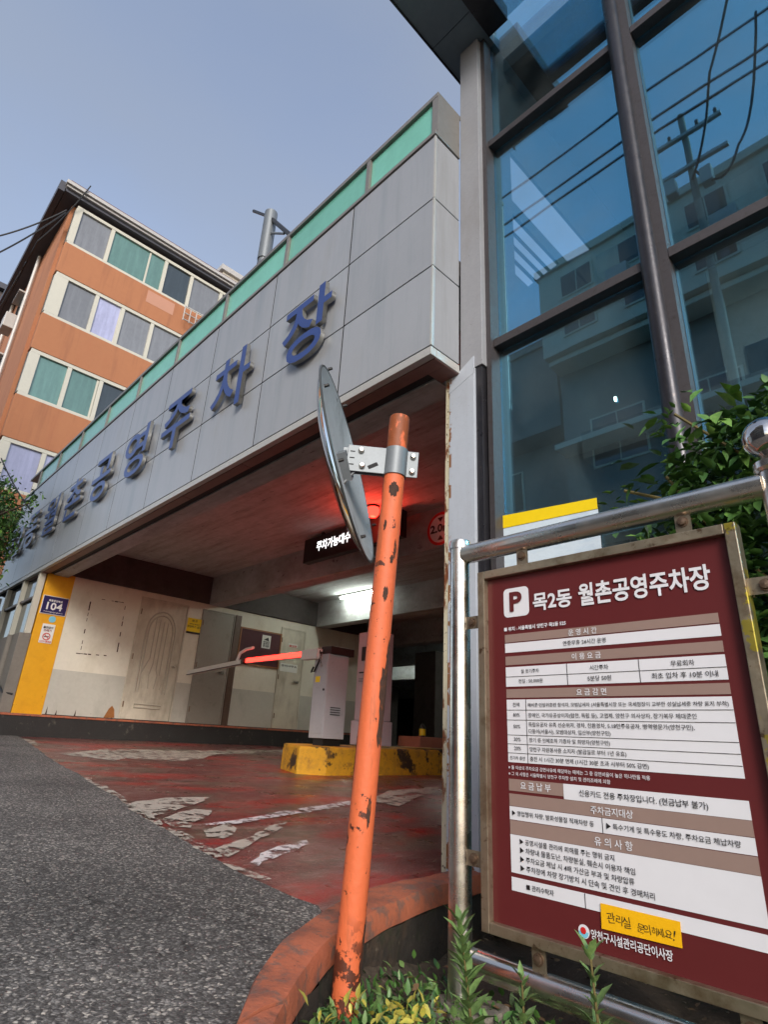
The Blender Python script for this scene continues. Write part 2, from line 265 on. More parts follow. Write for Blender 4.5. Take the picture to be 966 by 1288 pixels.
def worn(name, col, lo, hi, s=9):
    m = mat(name, col, .6, 0, .08, 5, bump=.3, bs=70)
    n = m.node_tree.nodes; l = m.node_tree.links; p = n['Principled BSDF']
    tc = n.new('ShaderNodeTexCoord'); t = n.new('ShaderNodeTexNoise'); t.inputs['Scale'].default_value = s; t.inputs['Detail'].default_value = 10; t.inputs['Roughness'].default_value = .7
    l.new(tc.outputs['Object'], t.inputs['Vector'])
    r = n.new('ShaderNodeValToRGB'); r.color_ramp.elements[0].position = lo; r.color_ramp.elements[1].position = hi
    l.new(t.outputs[0], r.inputs[0]); l.new(r.outputs[0], p.inputs['Alpha'])
    return m
M['worn_white'] = worn('worn_white_road_paint', srgb(176, 168, 156), .44, .50)
M['edge_white'] = worn('broken_white_edge_paint', srgb(176, 170, 158), .49, .53, 11)
M['chalk_white'] = worn('chalky_white_road_paint', srgb(210, 204, 204), .44, .5, 16)
def glass(name, tint_t, tint_r, base=.38, rough=.0):
    m = bpy.data.materials.new(name); m.use_nodes = True; n = m.node_tree.nodes; l = m.node_tree.links
    for x in list(n):
        if x.type == 'BSDF_PRINCIPLED': n.remove(x)
    out = [x for x in n if x.type == 'OUTPUT_MATERIAL'][0]
    t = n.new('ShaderNodeBsdfTransparent'); t.inputs[0].default_value = (*tint_t, 1)
    g = n.new('ShaderNodeBsdfGlossy'); g.inputs[0].default_value = (*tint_r, 1); g.inputs['Roughness'].default_value = rough
    df = n.new('ShaderNodeBsdfDiffuse'); df.inputs[0].default_value = (.18, .2, .2, 1)
    lw = n.new('ShaderNodeLayerWeight'); lw.inputs[0].default_value = .5
    mr = n.new('ShaderNodeMapRange'); mr.inputs[3].default_value = base; mr.inputs[4].default_value = 1
    pw = n.new('ShaderNodeMath'); pw.operation = 'POWER'; pw.inputs[1].default_value = 3.5; l.new(lw.outputs['Facing'], pw.inputs[0]); l.new(pw.outputs[0], mr.inputs[0])
    mx = n.new('ShaderNodeMixShader'); l.new(mr.outputs[0], mx.inputs[0]); l.new(t.outputs[0], mx.inputs[1]); l.new(g.outputs[0], mx.inputs[2])
    # thin film of dust
    tc = n.new('ShaderNodeTexCoord'); nz = n.new('ShaderNodeTexNoise'); nz.inputs['Scale'].default_value = 2.5; nz.inputs['Detail'].default_value = 8
    l.new(tc.outputs['Object'], nz.inputs['Vector']); r = n.new('ShaderNodeMapRange'); r.inputs[1].default_value = .4; r.inputs[2].default_value = .8; r.inputs[3].default_value = .015; r.inputs[4].default_value = .12
    l.new(nz.outputs[0], r.inputs[0])
    m2 = n.new('ShaderNodeMixShader'); l.new(r.outputs[0], m2.inputs[0]); l.new(mx.outputs[0], m2.inputs[1]); l.new(df.outputs[0], m2.inputs[2])
    b = n.new('ShaderNodeBump'); b.inputs['Strength'].default_value = .04; b.inputs['Distance'].default_value = .02
    n3 = n.new('ShaderNodeTexNoise'); n3.inputs['Scale'].default_value = 1.2; l.new(tc.outputs['Object'], n3.inputs['Vector'])
    l.new(n3.outputs[0], b.inputs['Height']); l.new(b.outputs[0], g.inputs['Normal'])
    l.new(m2.outputs[0], out.inputs[0]); return m
M['glass'] = glass('blue_tinted_glass', (.90, .98, 1.0), (.24, .64, .88), .33)
M['glass_clear'] = glass('green_window_glass', (.5, .62, .58), (.8, .9, .88), .12)

# ------------------------------------------------------------------ mesh helpers
class MB:
    def __init__(s): s.v = []; s.f = []; s.sm = False
    def add(s, vs, fs):
        o = len(s.v); s.v += [tuple(v) for v in vs]; s.f += [tuple(i+o for i in f) for f in fs]; return s
    def box(s, x0, x1, y0, y1, z0, z1):
        if x0 > x1: x0, x1 = x1, x0
        if y0 > y1: y0, y1 = y1, y0
        if z0 > z1: z0, z1 = z1, z0
        return s.add([(x0,y0,z0),(x1,y0,z0),(x1,y1,z0),(x0,y1,z0),(x0,y0,z1),(x1,y0,z1),(x1,y1,z1),(x0,y1,z1)],
                     [(3,2,1,0),(4,5,6,7),(0,1,5,4),(1,2,6,5),(2,3,7,6),(3,0,4,7)])
    def obox(s, c, ax, ay, az, h):
        c = Vector(c); V = []
        for k in (-1, 1):
            for i, j in ((-1,-1),(1,-1),(1,1),(-1,1)):
                V.append(c + Vector(ax)*h[0]*i + Vector(ay)*h[1]*j + Vector(az)*h[2]*k)
        return s.add(V, [(3,2,1,0),(4,5,6,7),(0,1,5,4),(1,2,6,5),(2,3,7,6),(3,0,4,7)])
    def prism(s, poly, vec):
        n = len(poly); P = [Vector(p) for p in poly]; Q = [p+Vector(vec) for p in P]
        return s.add(P+Q, [tuple(range(n-1,-1,-1)), tuple(range(n, 2*n))] + [(i,(i+1)%n,(i+1)%n+n,i+n) for i in range(n)])
    def poly(s, pts): return s.add(pts, [tuple(range(len(pts)))])
    def tube(s, pts, r, n=16, cap=True):
        pts = [Vector(p) for p in pts]; rings = []; up = None
        for i, p in enumerate(pts):
            t = (pts[min(i+1, len(pts)-1)] - pts[max(i-1, 0)]).normalized()
            if up is None:
                up = Vector((0, 0, 1)) if abs(t.z) < .9 else Vector((1, 0, 0))
            a = t.cross(up).normalized(); b = t.cross(a).normalized(); up = -b if False else up
            rr = r[i] if isinstance(r, (list, tuple)) else r
            rings.append([p + (a*math.cos(2*math.pi*k/n) + b*math.sin(2*math.pi*k/n))*rr for k in range(n)])
        V = [v for q in rings for v in q]; F = []
        for i in range(len(rings)-1):
            for k in range(n): F.append((i*n+k, i*n+(k+1)%n, (i+1)*n+(k+1)%n, (i+1)*n+k))
        if cap: F += [tuple(range(n-1,-1,-1)), tuple((len(rings)-1)*n+k for k in range(n))]
        s.sm = True; return s.add(V, F)
    def revolve(s, prof, c, axis, n=32):        # prof: (radius, distance along axis)
        c = Vector(c); ax = Vector(axis).normalized()
        a = ax.orthogonal().normalized(); b = ax.cross(a)
        V = []; F = []
        for r, h in prof:
            for k in range(n): V.append(c + ax*h + (a*math.cos(2*math.pi*k/n) + b*math.sin(2*math.pi*k/n))*r)
        for i in range(len(prof)-1):
            for k in range(n): F.append((i*n+k, i*n+(k+1)%n, (i+1)*n+(k+1)%n, (i+1)*n+k))
        s.sm = True; return s.add(V, F)
def part(name, mb, m, parent=None, bevel=0, smooth=None, label=None, kind=None, recalc=True):
    me = bpy.data.meshes.new(name); me.from_pydata(mb.v, [], mb.f); me.materials.append(m)
    if recalc:
        import bmesh
        bm = bmesh.new(); bm.from_mesh(me); bmesh.ops.recalc_face_normals(bm, faces=bm.faces)
        if bevel:
            bmesh.ops.bevel(bm, geom=[e for e in bm.edges if len(e.link_faces) == 2 and e.calc_face_angle(0) > .6], offset=bevel, segments=2, affect='EDGES', profile=.6)
        bm.to_mesh(me); bm.free()
    if smooth or (smooth is None and mb.sm):
        me.shade_smooth()
        try: me.set_sharp_from_angle(angle=R(38))
        except Exception: pass
    o = bpy.data.objects.new(name, me); COL.objects.link(o)
    if parent: o.parent = parent
    if label: o['label'] = label
    if kind: o['kind'] = kind
    return o
def thing(name, label, cat, group=None, loc=(0, 0, 0)):
    o = bpy.data.objects.new(name, None); COL.objects.link(o); o.empty_display_size = .1
    tag(o, label, cat, group); o.location = loc; return o
def tag(o, label, cat, group=None):
    o['label'] = label; o['category'] = cat
    if group: o['group'] = group
    return o
def struct(name, mb, m, **k): return part(name, mb, m, kind='structure', **k)
def B(*a): return MB().box(*a)
FRONT = Matrix(((1,0,0,0),(0,0,-1,0),(0,1,0,0),(0,0,0,1)))      # text facing -Y
SIDE = Matrix(((0,0,1,0),(1,0,0,0),(0,1,0,0),(0,0,0,1)))        # text facing +X
def text(body, size, pos, m, parent, name='lettering', align='LEFT', bold=0, extrude=0, width=None, ori=FRONT, height=None, m2=None, res=2, rot=0, space=1.0):
    c = bpy.data.curves.new('tmp', 'FONT'); c.body = body; c.size = size; c.align_x = align; c.offset = bold*size
    c.extrude = extrude; c.resolution_u = res; c.space_character = space
    t = bpy.data.objects.new('tmp', c); COL.objects.link(t)
    dg = bpy.context.evaluated_depsgraph_get()
    me = bpy.data.meshes.new_from_object(t.evaluated_get(dg)); bpy.data.objects.remove(t); bpy.data.curves.remove(c)
    xs = [v.co.x for v in me.vertices]; ys = [v.co.y for v in me.vertices]
    sx = width/(max(xs)-min(xs)) if width else 1
    x0 = min(xs) if width else 0
    sy = height/(max(ys)-min(ys)) if height else (min(sx, 1) if width else 1)
    y0 = min(ys) if height else 0
    rm = Matrix.Rotation(rot, 4, 'Z')
    T = Matrix.Translation(pos) @ ori @ rm @ Matrix.Diagonal((sx, sy, 1, 1)) @ Matrix.Translation((-x0 if align == 'LEFT' else 0, -y0, 0))
    me.transform(T); me.materials.clear(); me.materials.append(m)
    if m2:
        me.materials.append(m2)
        nrm = (ori.to_3x3() @ Vector((0, 0, 1)))
        for p in me.polygons:
            if abs(p.normal.dot(nrm)) < .5: p.material_index = 1
    me.name = name
    o = bpy.data.objects.new(name, me); COL.objects.link(o)
    if parent: o.parent = parent
    return o
def g(x): return -.732 - .0477*x                                    # the sloping street

# ================================================================== THE GROUND
outer = [(-2.17,2.74),(-2.16,2.53),(-2.13,2.02),(-1.985,1.665),(-1.90,1.50),(-1.814,1.354),(-1.638,1.141),(-1.424,.949),(-1.22,.70),(-.9,.42),(-.5,.2),(0,.08),(1,0),(8,0)]
inner = [(-2.02,2.74),(-2.0,2.444),(-1.925,2.03),(-1.829,1.734),(-1.733,1.5),(-1.66,1.38),(-1.60,1.291),(-1.47,1.132),(-1.30,.93),(-1.02,.66),(-.8,.52),(-.45,.36),(0,.25),(1,.17),(8,.17)]
edge = [(-11.0,2.70),(-10.4,2.64),(-9.4,2.50),(-8.2,2.33),(-7.2,2.2),(-6.25,2.13),(-5.6,2.03),(-4.9,1.97),(-4.3,1.86),(-3.8,1.82),(-3.3,1.76),(-2.67,1.707),(-2.35,1.70),(-2.113,1.735)]
# wobble the overlay edge so that it is not a ruled line
fine = []
for (x0, y0), (x1, y1) in zip(edge, edge[1:]):
    k = max(2, int((x1-x0)/.12))
    for i in range(k):
        t = i/k; fine.append((x0+(x1-x0)*t, y0+(y1-y0)*t + random.uniform(-.012, .012)))
fine.append(edge[-1])
up = lambda pts, dz: [(x, y, g(x)+dz) for x, y in pts]
road = MB()
ring = up(fine, .012) + up([p for p in outer if p[1] < 1.7][::1], .012) + [(40, 0, g(40)+.012), (40, -30, g(40)+.012), (-60, -30, g(-60)+.012), (-60, 2.3, g(-60)+.012), (-11.4, 2.3, g(-11.4)+.012)]
road.prism(ring, (0, 0, -.08))
struct('street', road, M['asphalt'])
rp = MB()
rp.prism(up([(-11.25, 2.2), (-2.1, 1.4), (-2.05, 2.8), (-2.2, 2.95), (-2.2, 12), (-11.25, 12)], 0), (0, 0, -.15))
struct('driveway_ramp', rp, M['ramp'])
gf = MB(); gf.prism([(-40, 12.02, -.19), (-2.2, 12.02, -.19), (-2.2, 40, -.19), (-40, 40, -.19)], (0, 0, -.2))
struct('garage_floor', gf, M['concrete_dark'])
base = MB(); base.poly([(-150, -150, g(-150)-.6), (100, -150, g(100)-.6), (100, 150, g(100)-.6), (-150, 150, g(-150)-.6)])
struct('ground', base, M['concrete_dark'])
# planter soil
sm = MB(); nx, ny = 70, 40; X0, X1, Y0, Y1 = -2.15, 3.5, -.1, 3.1
for j in range(ny+1):
    for i in range(nx+1):
        x = X0+(X1-X0)*i/nx; y = Y0+(Y1-Y0)*j/ny
        z = -.83 + .05*math.sin(x*5.1+y*3) + .03*math.sin(y*9+x*11) + random.uniform(-.012, .012)
        sm.v.append((x, y, z))
for j in range(ny):
    for i in range(nx):
        a = j*(nx+1)+i; sm.f.append((a, a+1, a+nx+2, a+nx+1))
struct('planter_soil', sm, M['soil'], smooth=True)
# road paint
def paint(name, pts, m, dz=.005, jag=.03, seg=.09):
    out = []
    n = len(pts)
    for i in range(n):
        a = pts[i]; b = pts[(i+1) % n]; L = math.dist(a, b); k = max(1, int(L/seg))
        for j in range(k):
            t = j/k; q = .0 if j == 0 else jag
            out.append((a[0]+(b[0]-a[0])*t+random.uniform(-q, q), a[1]+(b[1]-a[1])*t+random.uniform(-q, q)))
    me = MB().poly([(x, y, g(x)+dz) for x, y in out]); o = part(name, me, m, kind='structure', recalc=False)
    return o
paint('road_marking', [(-7.6,2.95),(-8.3,2.54),(-9.2,3.4),(-9.3,4.6),(-10.2,7.6),(-9.9,7.6),(-8.75,4.9),(-8.2,4.45),(-7.7,3.87),(-7.95,3.2)], M['worn_white'])
paint('road_marking', [(-9.36,2.57),(-9.75,2.50),(-10.6,2.66),(-10.5,2.74),(-10.0,2.72)], M['worn_white'])
paint('road_marking', [(-4.72,2.05),(-4.85,2.35),(-4.81,2.71),(-4.51,2.42),(-4.25,2.12),(-4.13,1.92),(-4.6,1.94)], M['worn_white'], .006)
paint('road_marking', [(-4.03,1.95),(-4.32,2.32),(-4.23,2.41),(-3.96,2.2),(-3.7,1.98),(-3.78,1.89)], M['worn_white'], .007)
paint('road_marking', [(-3.61,2.02),(-3.72,2.2),(-3.80,2.28),(-3.61,2.25),(-3.44,2.12),(-3.37,2.02),(-3.44,1.95)], M['worn_white'], .006, .012)
paint('road_marking', [(-3.15,1.84),(-3.33,2.15),(-3.62,2.5),(-3.72,2.74),(-3.5,2.5),(-3.3,2.22),(-3.12,2.02),(-2.97,1.82)], M['worn_white'], .007, .012)
paint('road_marking', [(-2.84,1.87),(-3.09,2.21),(-3.17,2.47),(-3.04,2.34),(-2.86,2.03),(-2.76,1.87)], M['chalk_white'], .006)
paint('road_marking', [(-3.76,1.98),(-3.85,2.41),(-4.1,2.98),(-4.4,3.89),(-4.56,4.34),(-4.36,4.1),(-4.08,3.38),(-3.87,2.72),(-3.73,2.3)], M['chalk_white'], .008, .012)
paint('road_marking', [(-4.56,4.36),(-4.92,4.91),(-5.13,5.96),(-4.75,5.5),(-4.4,4.75),(-4.04,4.16),(-4.27,4.11)], M['worn_white'], .009, .01)
ep = []
for i, (x, y) in enumerate(fine):
    if -6.0 < x < -2.35: ep.append((x, y-.01))
bk = [(x, y + .02 + .05*abs(math.sin(x*3.3)) + random.uniform(0, .03)) for x, y in reversed(ep)]
paint('road_marking', ep+bk, M['edge_white'], .014, .0, 9)

# planter kerb: painted top slabs, black inner face
kt = thing('planter_kerb', 'curved low kerb with worn orange paint on top and black inner face round the planter', 'kerb')
def strip(seg_o, seg_i, dz, depth):
    m = MB(); no = len(seg_o)
    for i in range(no-1):
        a, b, c, d = seg_o[i], seg_o[i+1], seg_i[i+1], seg_i[i]
        P = [(q[0], q[1], g(q[0])+dz) for q in (a, b, c, d)]
        m.prism(P, (0, 0, -depth))
    return m
def resample(pts, n):
    L = [0]
    for a, b in zip(pts, pts[1:]): L.append(L[-1]+math.dist(a, b))
    out = []
    for i in range(n+1):
        t = L[-1]*i/n; k = max(j for j in range(len(L)) if L[j] <= t+1e-9); k = min(k, len(pts)-2)
        u = (t-L[k])/(L[k+1]-L[k]); out.append((pts[k][0]+(pts[k+1][0]-pts[k][0])*u, pts[k][1]+(pts[k+1][1]-pts[k][1])*u))
    return out
oa, ia = resample(outer[:8], 30), resample(inner[:8], 30)
ob, ib = resample(outer[7:], 30), resample(inner[7:], 30)
def kerb_mesh(o_, i_, trim0=0):
    m = MB(); V = []; n = len(o_)
    for k in range(n):
        (xo, yo), (xi, yi) = o_[k], i_[k]; dx, dy = xi-xo, yi-yo; z = g(xo)
        w_ = .003*math.sin(k*.9)+random.uniform(-.001, .001)
        for t, dz in ((-.02, -.08), (-.02, .028), (.04, .042), (.5, .046+w_), (.93, .04), (1.0, .02), (1.02, -.035)):
            V.append((xo+dx*t, yo+dy*t, z+dz+(w_ if t > 0 else 0)))
    F = []
    for k in range(n-1):
        for j in range(6): F.append((k*7+j, k*7+j+1, (k+1)*7+j+1, (k+1)*7+j))
    F += [tuple(range(7)), tuple((n-1)*7+j for j in reversed(range(7)))]
    m.add(V, F); return m
part('kerb_top', kerb_mesh(oa, ia), M['kerb_orange'], kt, smooth=True)
ob2 = [(ob[0][0]+.012, ob[0][1]-.012)] + ob[1:]; ib2 = [(ib[0][0]+.012, ib[0][1]-.012)] + ib[1:]
part('kerb_top', kerb_mesh(ob2, ib2), M['kerb_orange'], kt, smooth=True)
fm = MB(); I2 = ia + ib[1:]
V = []
for k, (x, y) in enumerate(I2):
    for z in (g(x)-.03, g(x)-.09, g(x)-.16, -1.0):
        q = random.uniform(-.012, .012); V.append((x+q, y+q, z))
F = [(k*4+j, (k+1)*4+j, (k+1)*4+j+1, k*4+j+1) for k in range(len(I2)-1) for j in range(3)]
fm.add(V, F); part('kerb_face', fm, M['planter_black'], kt, smooth=True)
# stone in the planter
st = MB(); cx, cy, cz = -1.50, 1.86, -.79
pts = []
for k in range(11):
    a = 2*math.pi*k/11; r = random.uniform(.8, 1.1); pts.append((cx+math.cos(a)*.2*r, cy+math.sin(a)*.13*r, cz+.03*math.cos(a)))
st.prism(pts, (0, 0, -.12))
tag(part('broken_stone', st, M['stone'], bevel=.012), 'flat broken grey stone lying in the planter soil behind the orange pole', 'stone')

# ================================================================== PARKING GARAGE
XL, XC, YF, YB = -11.15, -2.18, 2.40, 2.70
G = thing('parking_garage', 'grey panelled parking garage with green glazed parapet over a wide open entrance', 'garage')
zl = [2.507, 3.21, 3.875, 4.562]
seams = [XC] + [-3.17 - 1.235*i for i in range(10)]
part('fascia_core', B(-14.3, XC-.03, YF+.016, YB, 2.44, 4.56), M['joint'], G)
for r in range(3):
    for i in range(len(seams)-1):
        x1, x0 = seams[i], seams[i+1]
        b_ = B(max(x0, -14.3)+.008, x1-(.008 if i else .0), YF, YF+.03, zl[r]+.007, zl[r+1]-.007)
        part('cladding_panel', b_, M['clad'], G, bevel=.001)
    part('cladding_panel', B(XC-.029, XC+.0, YF+.031, YB, zl[r]+.006, zl[r+1]-.006), M['clad_side'], G, bevel=.003)
    part('corner_bead', B(XC-.012, XC+.004, YF-.004, YF+.012, zl[r]+.004, zl[r+1]-.004), M['trim'], G)
for x in seams[1:]:
    if x > -14.3:
        for q in range(3): part('sealant_joint', B(x-.0065, x+.0065, YF+.001, YF+.0158, zl[q]+.008, zl[q+1]-.008), M['joint'], G)
part('bottom_trim', B(-14.3, XC+.006, YF-.006, YF+.05, 2.432, 2.497), M['trim'], G, bevel=.004)
part('bottom_trim', B(XC-.05, XC+.006, YF+.052, YB, 2.432, 2.497), M['trim'], G, bevel=.004)
part('parapet_sill', B(-14.3, XC+.01, YF-.012, YF+.30, 4.57, 4.61), M['frame_grey'], G, bevel=.004)
part('parapet_rail', B(-14.3, XC-.0, YF+.02, YF+.32, 5.07, 5.12), M['frame_grey'], G, bevel=.004)
posts = [XC-.03-.0] + [-3.04-1.30*i for i in range(9)]
for i, x in enumerate(posts):
    part('parapet_post', B(x-(.035 if i == 0 else .024), x+(.035 if i == 0 else .024), YF+.022, YF+(.30 if i == 0 else .12), 4.61, 5.07), M['frame_grey'], G, bevel=.003)
    if i < len(posts)-1:
        part('parapet_pane', B(posts[i+1]+.026, x-.037, YF+.05, YF+.06, 4.615, 5.068), M['green'], G)
part('roof_slab', B(-14.3, -2.2, YB+.01, 40, 3.35, 3.5), M['concrete_dark'], G)
# soffit panels under the fascia
for i in range(8):
    x1 = XC-.004-1.24*i; part('soffit_panel', B(x1-1.232, x1, YF+.052, 2.555, 2.425, 2.445), M['soffit'], G)
part('soffit_panel', B(-2.34, XC-.004, 2.557, 2.699, 2.425, 2.445), M['soffit'], G)
part('front_beam', B(XL-3.1, -2.345, 2.635, 2.87, 2.425, 3.35), M['concrete'], G)
part('shadow_gap_liner', B(XL-3.1, -2.3, 2.56, 2.63, 2.55, 2.6), M['joint'], G)
part('ceiling', B(-34, -2.36, 2.872, 40, 3.03, 3.30), M['concrete'], G)
part('side_beam', B(XL-.25, XL+.05, 2.872, 10.0, 2.47, 3.03), M['concrete_dark'], G)
for y in (5.6, 8.4, 11.3, 14.5, 18, 22, 26):
    part('ceiling_beam', B(-30 if y > 10 else XL+.052, -2.36, y, y+.3, 2.45, 3.03), M['concrete'], G)
# left wall: dado and upper wall, yellow end pier
XW = XL
LW = (2.99, 10.0)
part('dado', B(XW-.25, XW, LW[0], LW[1], .14, .87), M['wall_grey'], G)
part('wall', B(XW-.25, XW-.004, LW[0], LW[1], .87, 2.47), M['wall_cream'], G)
part('end_pier', B(XW-.25, XW+.004, 2.545, 2.988, .14, 2.47), M['yellow_col'], G)
part('pier_head', B(XW-.25, XW+.02, 2.545, 2.99, 2.47, 3.0), M['concrete_dark'], G)
wk = MB()
for (y0, z0, y1, z1) in ((3.33,2.08,3.36,1.2),(3.95,2.12,3.98,1.25),(3.4,2.16,3.93,2.18),(3.3,1.17,3.9,1.2)):
    n_ = 9
    for k in range(n_):
        if random.random() < .35: continue
        t0 = k/n_; t1 = (k+random.uniform(.4, .9))/n_
        a = (y0+(y1-y0)*t0, z0+(z1-z0)*t0); b = (y0+(y1-y0)*t1, z0+(z1-z0)*t1); q = random.uniform(.004, .012)
        wk.box(XW-.004, XW-.001, a[0]-q*.6, b[0]+q, min(a[1], b[1])-q, max(a[1], b[1])+q*.5)
part('old_bracket_marks', wk, M['chip'], G)
ck = MB()
for y in (3.05, 3.2, 3.5, 4.05, 4.12): ck.add([(XW+.002, y-.012, .14), (XW+.002, y+.018, .14), (XW+.002, y+.006, .14+random.uniform(.05, .2))], [(0, 1, 2)])
part('paint_flakes', ck, M['chip'], G)
part('paint_flakes', MB().add([(XW+.003, 3.98, .15), (XW+.003, 4.17, .16), (XW+.003, 4.14, .3), (XW+.003, 4.09, .36), (XW+.003, 4.04, .3)], [(0, 1, 2, 3, 4)]), M['wood_frame'], G)
part('wall_base_gap', B(XW, XW+.02, 3.0, 9.9, .135, .152), M['joint'], G)
# walkway kerb
part('walkway_top', B(XW-3.2, XW+.10, 2.30, 10.0, .105, .14), M['kerb_orange'], G, bevel=.006)
part('walkway_face', B(XW-3.2, XW+.085, 2.315, 10.0, -.45, .105), M['kerb_black'], G)
cable = MB().tube([(XW-.9, 2.36, .60), (XW-.6, 2.33, .50), (XW-.3, 2.33, .56), (XW-.02, 2.36, .44), (XW+.0, 2.5, .42)], .018, 8)
part('cable', cable, M['black'], G)
# strip window and low wall left of the yellow pier
part('low_wall', B(-16, XW-.0, 2.36, 2.54, .14, 1.39), M['concrete_pale'], G, bevel=.01)
part('low_wall_pipe', MB().tube([(-11.62, 2.345, .14), (-11.62, 2.345, 1.38)], .05, 10), M['concrete_pale'], G)
for x in (XW-.04, -12.2, -13.35, -14.5):
    part('window_post', B(x-.04, x+.04, 2.425, 2.525, 1.392, 2.43), M['cream_frame'], G, bevel=.004)
for a, b in ((-12.16, -11.23), (-13.31, -12.24), (-14.46, -13.39)):
    part('window_bar', B(a, b, 2.45, 2.49, 2.0, 2.04), M['brown'], G)
    part('window_pane', B(a, b, 2.50, 2.51, 1.392, 2.43), M['pane_dark'], G)
# doors
def door(y0, y1, z0, z1, m, name='door', arch=False, handle='r', frame=M['brown'], label=None):
    fr = part('door_frame', B(XW-.01, XW+.018, y0-.03, y0, z0, z1+.03).box(XW-.01, XW+.018, y1, y1+.03, z0, z1+.03).box(XW-.01, XW+.018, y0, y1, z1, z1+.03), m, G)
    d = part(name, B(XW-.02, XW+.010, y0+.006, y1-.006, z0, z1-.006), m, G, bevel=.003, label=label)
    hy = y1-.09 if handle == 'r' else y0+.09
    h = MB(); h.revolve([(0, .03), (.028, .03), (.03, .0), (.03, 0)], (XW, hy, 1.14), (1, 0, 0), 12)
    if arch: h.revolve([(0, .085), (.02, .08), (.03, .06), (.02, .035), (.012, .03)], (XW, hy, 1.14), (1, 0, 0), 12)
    else: h.box(XW+.03, XW+.05, hy-.13, hy, 1.125, 1.155)
    part('handle', h, M['steel'], d)
    for z_ in (z0+.25, (z0+z1)/2, z1-.25):
        part('hinge', MB().tube([(XW+.016, (y0 if handle == 'r' else y1)+.006, z_-.05), (XW+.016, (y0 if handle == 'r' else y1)+.006, z_+.05)], .012, 8), M['bolt'], d)
    if arch:
        mo = MB(); yc = (y0+y1)/2
        for rr in (.29, .24):
            P = []
            for k in range(17):
                a = math.pi*k/16; P.append((XW+.012, yc+rr*math.cos(a), 1.72+.42*rr/.29*math.sin(a)))
            mo.tube([(XW+.012, yc+rr, .62)]+P+[(XW+.012, yc-rr, .62)], .016, 8)
        for k, dy in enumerate((-.12, -.04, .04, .12)):
            mo.tube([(XW+.012, yc+dy, 2.0-.02*k), (XW+.012, yc+dy, 1.25-.1*k), (XW+.012, yc+dy*2.0, .95), (XW+.012, yc+dy*1.4, .7)], .010, 6)
        mo.tube([(XW+.012, yc-.25, .36), (XW+.012, yc+.25, .36), (XW+.012, yc+.25, .42), (XW+.012, yc-.25, .42), (XW+.012, yc-.25, .36)], .014, 6)
        part('door_moulding', mo, M['door_groove'], d)
    return d
door(4.26, 5.17, .155, 2.33, M['door'], arch=True, label='cream door with arched moulding')
door(5.54, 6.24, .155, 2.33, M['door_grey'], label='plain grey steel door')
part('door_frame', B(XW-.01, XW+.03, 6.275, 6.41, .145, 2.36), M['brown'], G)
door(7.50, 8.12, .155, 2.27, M['door'], label='cream door with papers on it')
# deep inside: columns, a strip standing in for far light, more walls
for x, y in ((-11.4, 13.0), (-16.0, 13.6), (-6.2, 16), (-14.6, 19.5), (-20.5, 20), (-2.9, 9), (-2.9, 14)):
    part('column', B(x-.4, x+.4, y-.4, y+.4, -.3, 2.449), M['concrete_dark'], G, bevel=.02)
part('rear_wall', B(-30, -2.2, 33, 33.2, -.2, 3.03), M['concrete_pale'], G)
part('rear_wall', B(-30.2, -30, 10, 33, -.2, 3.03), M['concrete_dark'], G)
part('side_wall', B(-30, XL-.3, 10.0, 10.2, -.2, 3.03), M['concrete_dark'], G)
part('side_wall', B(-2.34, -2.24, 2.96, 33, -.8, 3.03), M['concrete_dark'], G)
part('far_light_stand_in', B(-22, -8, 32.7, 32.75, 1.5, 2.3), M['pane_teal'], G)  # flat teal panel imitating the pale lit patches deep in the hall
# building sign letters
S = thing('building_sign', 'blue raised Korean letters along the grey fascia naming the public car park', 'sign')
for ch, x, zz, hh, ww in zip('장차주영공촌월동2목', [-3.65,-4.96,-6.23,-7.45,-8.70,-9.93,-11.15,-12.35,-13.2,-13.95], [3.09]*10, [.71]*8+[.64,.71], [.72,.76,.76,.74,.76,.76,.76,.76,.40,.74]):
    text(ch, .8, (x-ww/2, YF-.045, zz), M['blue_letter'], S, 'letter', bold=.012, extrude=.022, width=ww, height=hh, m2=M['letter_side'], res=4)

# wall signs (each hangs on the left wall)
def plate(name, y0, y1, z0, z1, m, label, cat, x=XW+.006, t=.012, border=None, **k):
    T = thing(name, label, cat)
    part('plate', B(x, x+t, y0, y1, z0, z1), border or m, T, bevel=.003)
    if border: part('face', B(x+t, x+t+.002, y0+.018, y1-.018, z0+.018, z1-.018), m, T)
    return T, x+t+.004
T, x = plate('address_plate', 2.565, 2.975, 1.745, 2.06, M['navy'], 'navy blue building number plate reading 104 on the yellow pier', 'number plate', border=M['white'])
part('inner_face', B(x-.002, x, 2.575, 2.965, 1.755, 2.05), M['navy'], T)
text('목동중앙북로', .06, (x+.002, 2.66, 1.965), M['white'], T, ori=SIDE, bold=.03, width=.22)
text('104', .2, (x+.002, 2.645, 1.82), M['white'], T, ori=SIDE, bold=.02, width=.25, height=.13)
text('Mokdongjungangbuk-ro', .03, (x+.002, 2.62, 1.778), M['white'], T, ori=SIDE, width=.3)
dot = MB().revolve([(0, .006), (.055, .006), (.055, 0)], (XW+.005, 2.79, 1.67), (1, 0, 0), 20)
tag(part('round_sticker', dot, M['skyblue']), 'small round light blue sticker under the number plate on the yellow pier', 'sticker')
T, x = plate('no_smoking_sign', 2.665, 2.865, 1.265, 1.585, M['white'], 'small white no smoking notice with red writing on the yellow pier', 'sign', t=.006)
text('흡연금지', .06, (x, 2.685, 1.51), M['ink'], T, ori=SIDE, bold=.03, width=.15)
text('쓰레기', .05, (x, 2.70, 1.46), M['ink_red'], T, ori=SIDE, bold=.03, width=.12)
